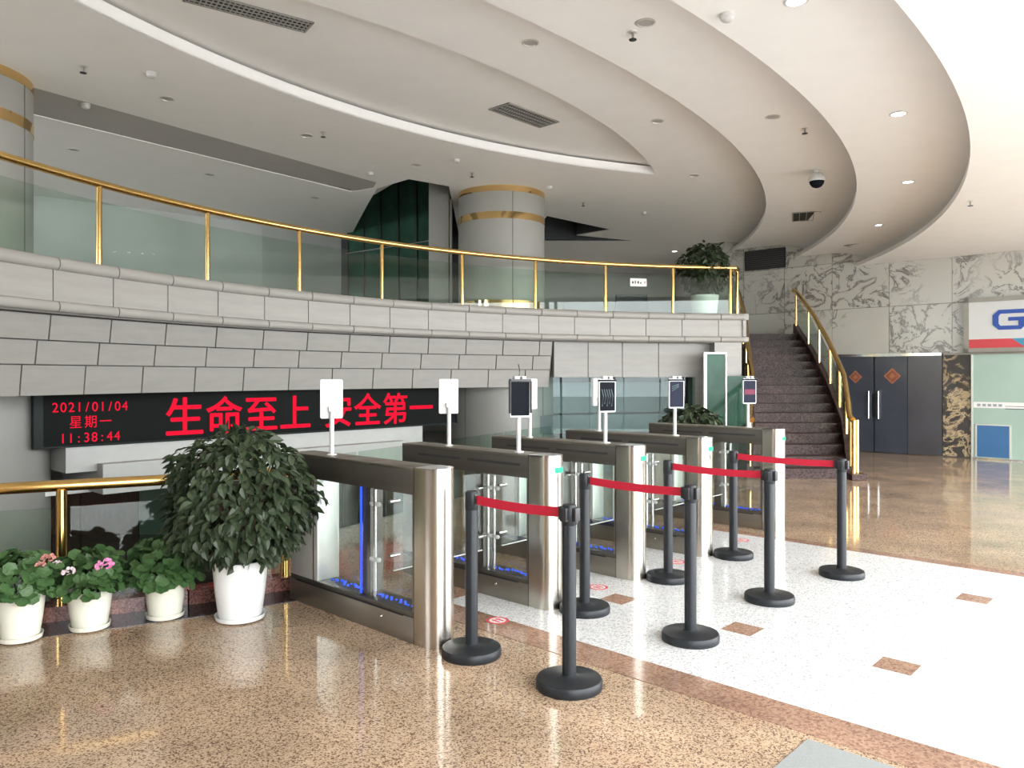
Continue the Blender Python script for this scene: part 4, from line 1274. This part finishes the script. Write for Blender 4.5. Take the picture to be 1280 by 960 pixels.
def ceiling_vent(cx, cy, z, L, W, rot, lab, dark=False):
    e = empty('ceiling_vent', lab, 'vent', (cx, cy, z), rot)
    box('backing', -L / 2, L / 2, -W / 2, W / 2, -0.004, 0.0, M_VENTD, e)
    for a in ((-L / 2, L / 2, -W / 2, -W / 2 + 0.02), (-L / 2, L / 2, W / 2 - 0.02, W / 2), (-L / 2, -L / 2 + 0.02, -W / 2, W / 2), (L / 2 - 0.02, L / 2, -W / 2, W / 2)):
        box('frame', *a, -0.014, 0.0, M_VENT, e)
    n = max(4, int(L / 0.045)) if not dark else 4
    if not dark:
        for k in range(1, n):
            x = -L / 2 + L * k / n
            box('slat', x - 0.006, x + 0.006, -W / 2 + 0.02, W / 2 - 0.02, -0.012, -0.003, M_VENT, e)
        for k in (1, 2, 3):
            box('cross_bar', -L / 2, L / 2, -W / 2 + W * k / 4 - 0.005, -W / 2 + W * k / 4 + 0.005, -0.013, -0.004, M_VENT, e)
    else:
        for k in range(1, 4):
            y = -W / 2 + W * k / 4
            box('slat', -L / 2 + 0.02, L / 2 - 0.02, y - 0.006, y + 0.006, -0.012, -0.003, M_FRAME, e)
x, y = at(313, 14, 5.07); vrot = math.atan2(0.70, 0.71)
ceiling_vent(x, y, 5.068, 1.15, 0.26, math.atan2(at(383, 36, 5.07)[1] - at(245, 0, 5.07)[1], at(383, 36, 5.07)[0] - at(245, 0, 5.07)[0]), 'long slatted air vent at the top left inside the raised ceiling field')
x, y = at(656, 144, 5.07)
ceiling_vent(x, y, 5.068, 1.0, 0.36, math.atan2(at(690, 156, 5.07)[1] - at(625, 132, 5.07)[1], at(690, 156, 5.07)[0] - at(625, 132, 5.07)[0]), 'slatted air vent in the crescent of the raised ceiling field')
x, y = at(1008, 270, 4.66)
ceiling_vent(x, y, 4.658, 0.85, 0.5, R(70), 'small black ceiling vent below the dome camera', True)
x, y = at(1080, 306, 4.33)
ceiling_vent(x, y, 4.328, 0.62, 0.5, R(30), 'small dark ceiling vent at the end of the outer lip by the wall', True)
# dome camera
x, y = at(1021, 226, 4.50)
dc = empty('dome_camera', 'white dome security camera with black glass hanging from the ceiling', 'camera', (x, y, 4.66))
lathe('mount', [(0.05, 0.0), (0.05, -0.03), (0.03, -0.05)], M_WHITEP, dc, 24)
lathe('shell', [(0.03, -0.04), (0.075, -0.06), (0.11, -0.10), (0.118, -0.155), (0.112, -0.17), (0, -0.17)], M_WHITEP, dc, 32)
lathe('dome', [(0.105, -0.17), (0.098, -0.205), (0.07, -0.245), (0.035, -0.262), (0, -0.266)], M_SCREEN, dc, 32)
# notice on the balcony glass
nx, ny = RR * math.cos(R(105.3)), RR * math.sin(R(105.3))
nt_ = empty('notice_card', 'small white notice card stuck on the balcony glass', 'notice', (BC[0] + nx * 0.998, BC[1] + ny * 0.998, 3.17), R(15.3))
box('card', -0.155, 0.155, -0.004, 0.0, 0, 0.135, M_NOTICE, nt_)
for k, (w_, h_) in enumerate(((0.03, 0.04), (0.022, 0.05), (0.03, 0.045), (0.026, 0.03))):
    box('lettering', -0.12 + 0.05 * k, -0.12 + 0.05 * k + w_, -0.0048, -0.004, 0.045, 0.045 + h_, M_INK, nt_)
tube('pictogram', [(0.105, -0.005, 0.09), (0.12, -0.005, 0.05), (0.135, -0.005, 0.09)], 0.005, M_STICK, nt_, 6)
# small wall camera at the far left under the tiles
wc = empty('wall_camera', 'small pale camera on the grey column below the tile courses', 'camera', (-5.33, 7.78, 1.33), R(-40))
lathe('bracket', [(0, 0.08), (0.03, 0.08), (0.03, 0.06), (0.012, 0.05), (0.012, 0.0), (0, 0)], M_ALU, wc, 12)
box('body', -0.03, 0.03, -0.12, 0.04, -0.03, 0.02, M_ALU, wc, 0.006)

# ------------------------------------------------------------------ plants
def leaf_mesh(name, m, wid=0.42, droop=0.18):
    xs = [(0, 0.0), (0.18, 0.6), (0.42, 1.0), (0.70, 0.72), (1.0, 0.0)]
    bm = bmesh.new()
    mid = [bm.verts.new((x, 0, -droop * x * x)) for x, w in xs]
    lft = [bm.verts.new((x, w * wid / 2, -droop * x * x + 0.10 * w)) for x, w in xs[1:-1]]
    rgt = [bm.verts.new((x, -w * wid / 2, -droop * x * x + 0.10 * w)) for x, w in xs[1:-1]]
    for S in (lft, rgt):
        bm.faces.new((mid[0], mid[1], S[0]))
        bm.faces.new((mid[1], mid[2], S[1], S[0]))
        bm.faces.new((mid[2], mid[3], S[2], S[1]))
        bm.faces.new((mid[3], mid[4], S[2]))
    me = bpy.data.meshes.new(name)
    bm.to_mesh(me); bm.free()
    me.materials.append(m)
    return me
def round_leaf_mesh(name, m):
    bm = bmesh.new()
    c0 = bm.verts.new((0.35, 0, -0.10))
    ring = []
    for k in range(14):
        a = 2 * PI * k / 14 + PI
        r = 0.5 * (1.0 if k % 2 else 0.9) * (0.55 if k == 0 else 1)
        ring.append(bm.verts.new((0.42 + r * math.cos(a), r * math.sin(a), 0.05 * math.sin(3 * a))))
    for k in range(14): bm.faces.new((c0, ring[k], ring[(k + 1) % 14]))
    me = bpy.data.meshes.new(name)
    bm.to_mesh(me); bm.free()
    me.materials.append(m)
    for p in me.polygons: p.use_smooth = True
    return me
LEAF = leaf_mesh('leaf', M_LEAF, 0.58, 0.25)
GLEAF = round_leaf_mesh('leaf', M_LEAFG)

def leaf_matrix(pos, direction, normal, size, roll=0.0):
    x = direction.normalized()
    z = (normal - x * normal.dot(x))
    if z.length < 1e-4: z = Vector((0, 0, 1)).cross(x)
    z.normalize()
    y = z.cross(x)
    m = Matrix((x, y, z)).transposed().to_4x4()
    m = m @ Matrix.Rotation(roll, 4, 'X') @ Matrix.Diagonal((size, size, size, 1))
    m.translation = pos
    return m

def join_leaves(name, src, mats, m, parent):
    bm = bmesh.new()
    co = [v.co.copy() for v in src.vertices]
    fs = [tuple(p.vertices) for p in src.polygons]
    for M in mats:
        vs = [bm.verts.new(M @ c) for c in co]
        for f in fs: bm.faces.new([vs[i] for i in f])
    me = bpy.data.meshes.new(name)
    bm.to_mesh(me); bm.free()
    me.materials.append(m)
    o = bpy.data.objects.new(name, me)
    link(o, parent)
    o['kind'] = 'stuff'
    return o

def place_leaves(e, src, mats, n_ind, m, wx, wy):
    """the leaves that show largest become single leaves, the rest one foliage part"""
    view = Vector((-wx, -wy, 0.6)).normalized()
    mats = sorted(mats, key=lambda M: -(M.translation.dot(view)))
    for M in mats[:n_ind]:
        o = bpy.data.objects.new('leaf', src)
        link(o, e)
        o.matrix_local = M
    if mats[n_ind:]:
        join_leaves('foliage', src, mats[n_ind:], m, e)

def bush(e, wx, wy, cz, rx, rz_up, rz_dn, n, size, n_ind, seed, stems=6, pot_top=0.35, flat=0.0):
    r_ = random.Random(seed)
    mats = []
    while len(mats) < n:
        a = r_.uniform(0, 2 * PI)
        h = r_.uniform(-1, 1)
        q = math.sqrt(1 - h * h)
        d = Vector((q * math.cos(a), q * math.sin(a), h))
        sh = r_.uniform(0.55, 1.0) ** 0.5
        lump = 1 + 0.16 * math.sin(3 * a + seed) * math.cos(4 * h + seed)
        pos = Vector((d.x * rx * sh * lump, d.y * rx * sh * lump, cz + d.z * (rz_up if h > 0 else rz_dn) * sh))
        out = Vector((d.x, d.y, 0.25 * d.z))
        if out.length < 0.1: out = Vector((math.cos(a), math.sin(a), 0))
        out.normalize()
        dr = out * r_.uniform(0.35, 0.9) + Vector((r_.uniform(-.5, .5), r_.uniform(-.5, .5), r_.uniform(-0.95, 0.05)))
        nm = out * 0.7 + Vector((0, 0, 1.0)) + Vector((r_.uniform(-.5, .5), r_.uniform(-.5, .5), r_.uniform(-.3, .3)))
        mats.append(leaf_matrix(pos, dr, nm, size * r_.uniform(0.7, 1.25), r_.uniform(-0.5, 0.5)))
    place_leaves(e, LEAF, mats, n_ind, M_LEAF, wx, wy)
    for k in range(stems):
        a = 2 * PI * k / stems + seed
        tube('stem', [(0.03 * math.cos(a), 0.03 * math.sin(a), pot_top - 0.06), (0.10 * rx * 2 * math.cos(a), 0.10 * rx * 2 * math.sin(a), cz - rz_dn * 0.3),
                      (0.6 * rx * math.cos(a), 0.6 * rx * math.sin(a), cz + rz_up * 0.55)], [0.014, 0.010, 0.004], M_STEM, e, 6)

def pot(e, r_bot, r_top, h, m, saucer=True):
    z0 = 0.018 if saucer else 0.0
    lathe('pot', [(0, z0), (r_bot * 0.94, z0), (r_bot, z0 + 0.015), ((r_bot + r_top) / 2 * 1.01, h * 0.5), (r_top * 0.985, h * 0.93), (r_top, h * 0.94), (r_top, h), (r_top * 0.93, h), (r_top * 0.9, h * 0.9), (0, h * 0.9)], m, e, 40)
    lathe('soil', [(0, h * 0.925), (r_top * 0.9, h * 0.915)], M_SOIL, e, 28)
    if saucer:
        lathe('saucer', [(0, 0.004), (r_bot * 1.0, 0.004), (r_bot * 1.08, 0.012), (r_bot * 1.14, 0.034), (r_bot * 1.17, 0.034), (r_bot * 1.11, 0.006), (r_bot, 0.0), (0, 0.0)], m, e, 36)

bx, by = -1.815, 5.13
bp = empty('potted_plant', 'large dark leafy plant in a white pot beside the first turnstile', 'plant', (bx, by, 0.004))
pot(bp, 0.140, 0.180, 0.395, M_POT)
bush(bp, bx, by, 0.80, 0.475, 0.47, 0.44, 2600, 0.082, 300, 3, 9, 0.38)

def geranium(x, y, lab, rt, rb, h, R0, zc, n, seed, flowers):
    e = empty('geranium', lab, 'plant', (x, y, 0.004), 0, 'geraniums in cream pots along the railing')
    pot(e, rb, rt, h, M_POTC)
    r_ = random.Random(seed)
    mats = []
    for _ in range(n):
        a = r_.uniform(0, 2 * PI)
        hh = r_.uniform(-0.45, 1)
        q = math.sqrt(1 - hh * hh)
        d = Vector((q * math.cos(a), q * math.sin(a), hh))
        sh = r_.uniform(0.5, 1.0) ** 0.5
        pos = Vector((d.x * R0 * sh, d.y * R0 * sh, zc + d.z * R0 * 0.95 * sh))
        out = Vector((math.cos(a), math.sin(a), 0))
        dr = out * 0.7 + Vector((r_.uniform(-.7, .7), r_.uniform(-.7, .7), r_.uniform(-1.0, 0.1)))
        nm = out * 1.1 + Vector((0, 0, 0.8)) + Vector((r_.uniform(-.4, .4), r_.uniform(-.4, .4), 0))
        mats.append(leaf_matrix(pos, dr, nm, r_.uniform(0.058, 0.095)))
    place_leaves(e, GLEAF, mats, n, M_LEAFG, x, y)
    for k in range(7):
        a = 2 * PI * k / 7
        tube('stem', [(0.02 * math.cos(a), 0.02 * math.sin(a), h - 0.04), (0.6 * R0 * math.cos(a), 0.6 * R0 * math.sin(a), zc + 0.3 * R0)], [0.006, 0.004], M_LEAFG, e, 6)
    for fx, fy, fz, fm, fr in flowers:
        bm = bmesh.new()
        for _ in range(22):
            v = Vector((r_.gauss(0, 1), r_.gauss(0, 1), abs(r_.gauss(0, 0.8)))).normalized() * fr
            M = leaf_matrix(Vector((fx, fy, fz)) + v * 0.8, v + Vector((r_.uniform(-.02, .02),) * 3), v.cross(Vector((r_.random(), r_.random(), r_.random()))) + v * 0.8, fr * 0.75)
            vs = [bm.verts.new(M @ c.co) for c in GLEAF.vertices]
            for f in GLEAF.polygons: bm.faces.new([vs[i] for i in f.vertices])
        mesh_obj('flower_head', bm, fm, e)
geranium(-3.02, 4.72, 'geranium with a salmon bloom in a cream pot cut by the left edge', 0.135, 0.105, 0.29, 0.19, 0.37, 260, 11, [(0.20, -0.05, 0.50, M_SALMON, 0.03), (0.17, -0.08, 0.47, M_SALMON, 0.022)])
geranium(-2.71, 4.93, 'geranium with bright pink blooms in the middle cream pot', 0.132, 0.104, 0.25, 0.20, 0.325, 270, 12, [(0.17, -0.14, 0.425, M_PINK, 0.04), (-0.02, -0.20, 0.40, M_PALEP, 0.03), (-0.14, -0.13, 0.43, M_PALEP, 0.026)])
geranium(-2.33, 5.16, 'geranium without blooms in the cream pot next to the big plant', 0.128, 0.105, 0.24, 0.22, 0.35, 290, 13, [])

mx_, my_ = 3.50, 13.95
mp = empty('potted_plant', 'dark bushy plant in a pale pot behind the railing at the balcony end', 'plant', (mx_, my_, 2.55))
pot(mp, 0.19, 0.25, 0.53, M_POT, False)
bush(mp, mx_, my_, 0.98, 0.42, 0.52, 0.40, 1000, 0.12, 120, 5, 6, 0.5)
gx_, gy_ = 2.36, 10.1
gb = empty('potted_plant', 'dark leafy bush on the floor behind the last turnstiles', 'plant', (gx_, gy_, 0))
pot(gb, 0.20, 0.26, 0.45, M_POT, False)
bush(gb, gx_, gy_, 0.85, 0.44, 0.36, 0.40, 800, 0.12, 120, 8, 6, 0.42)
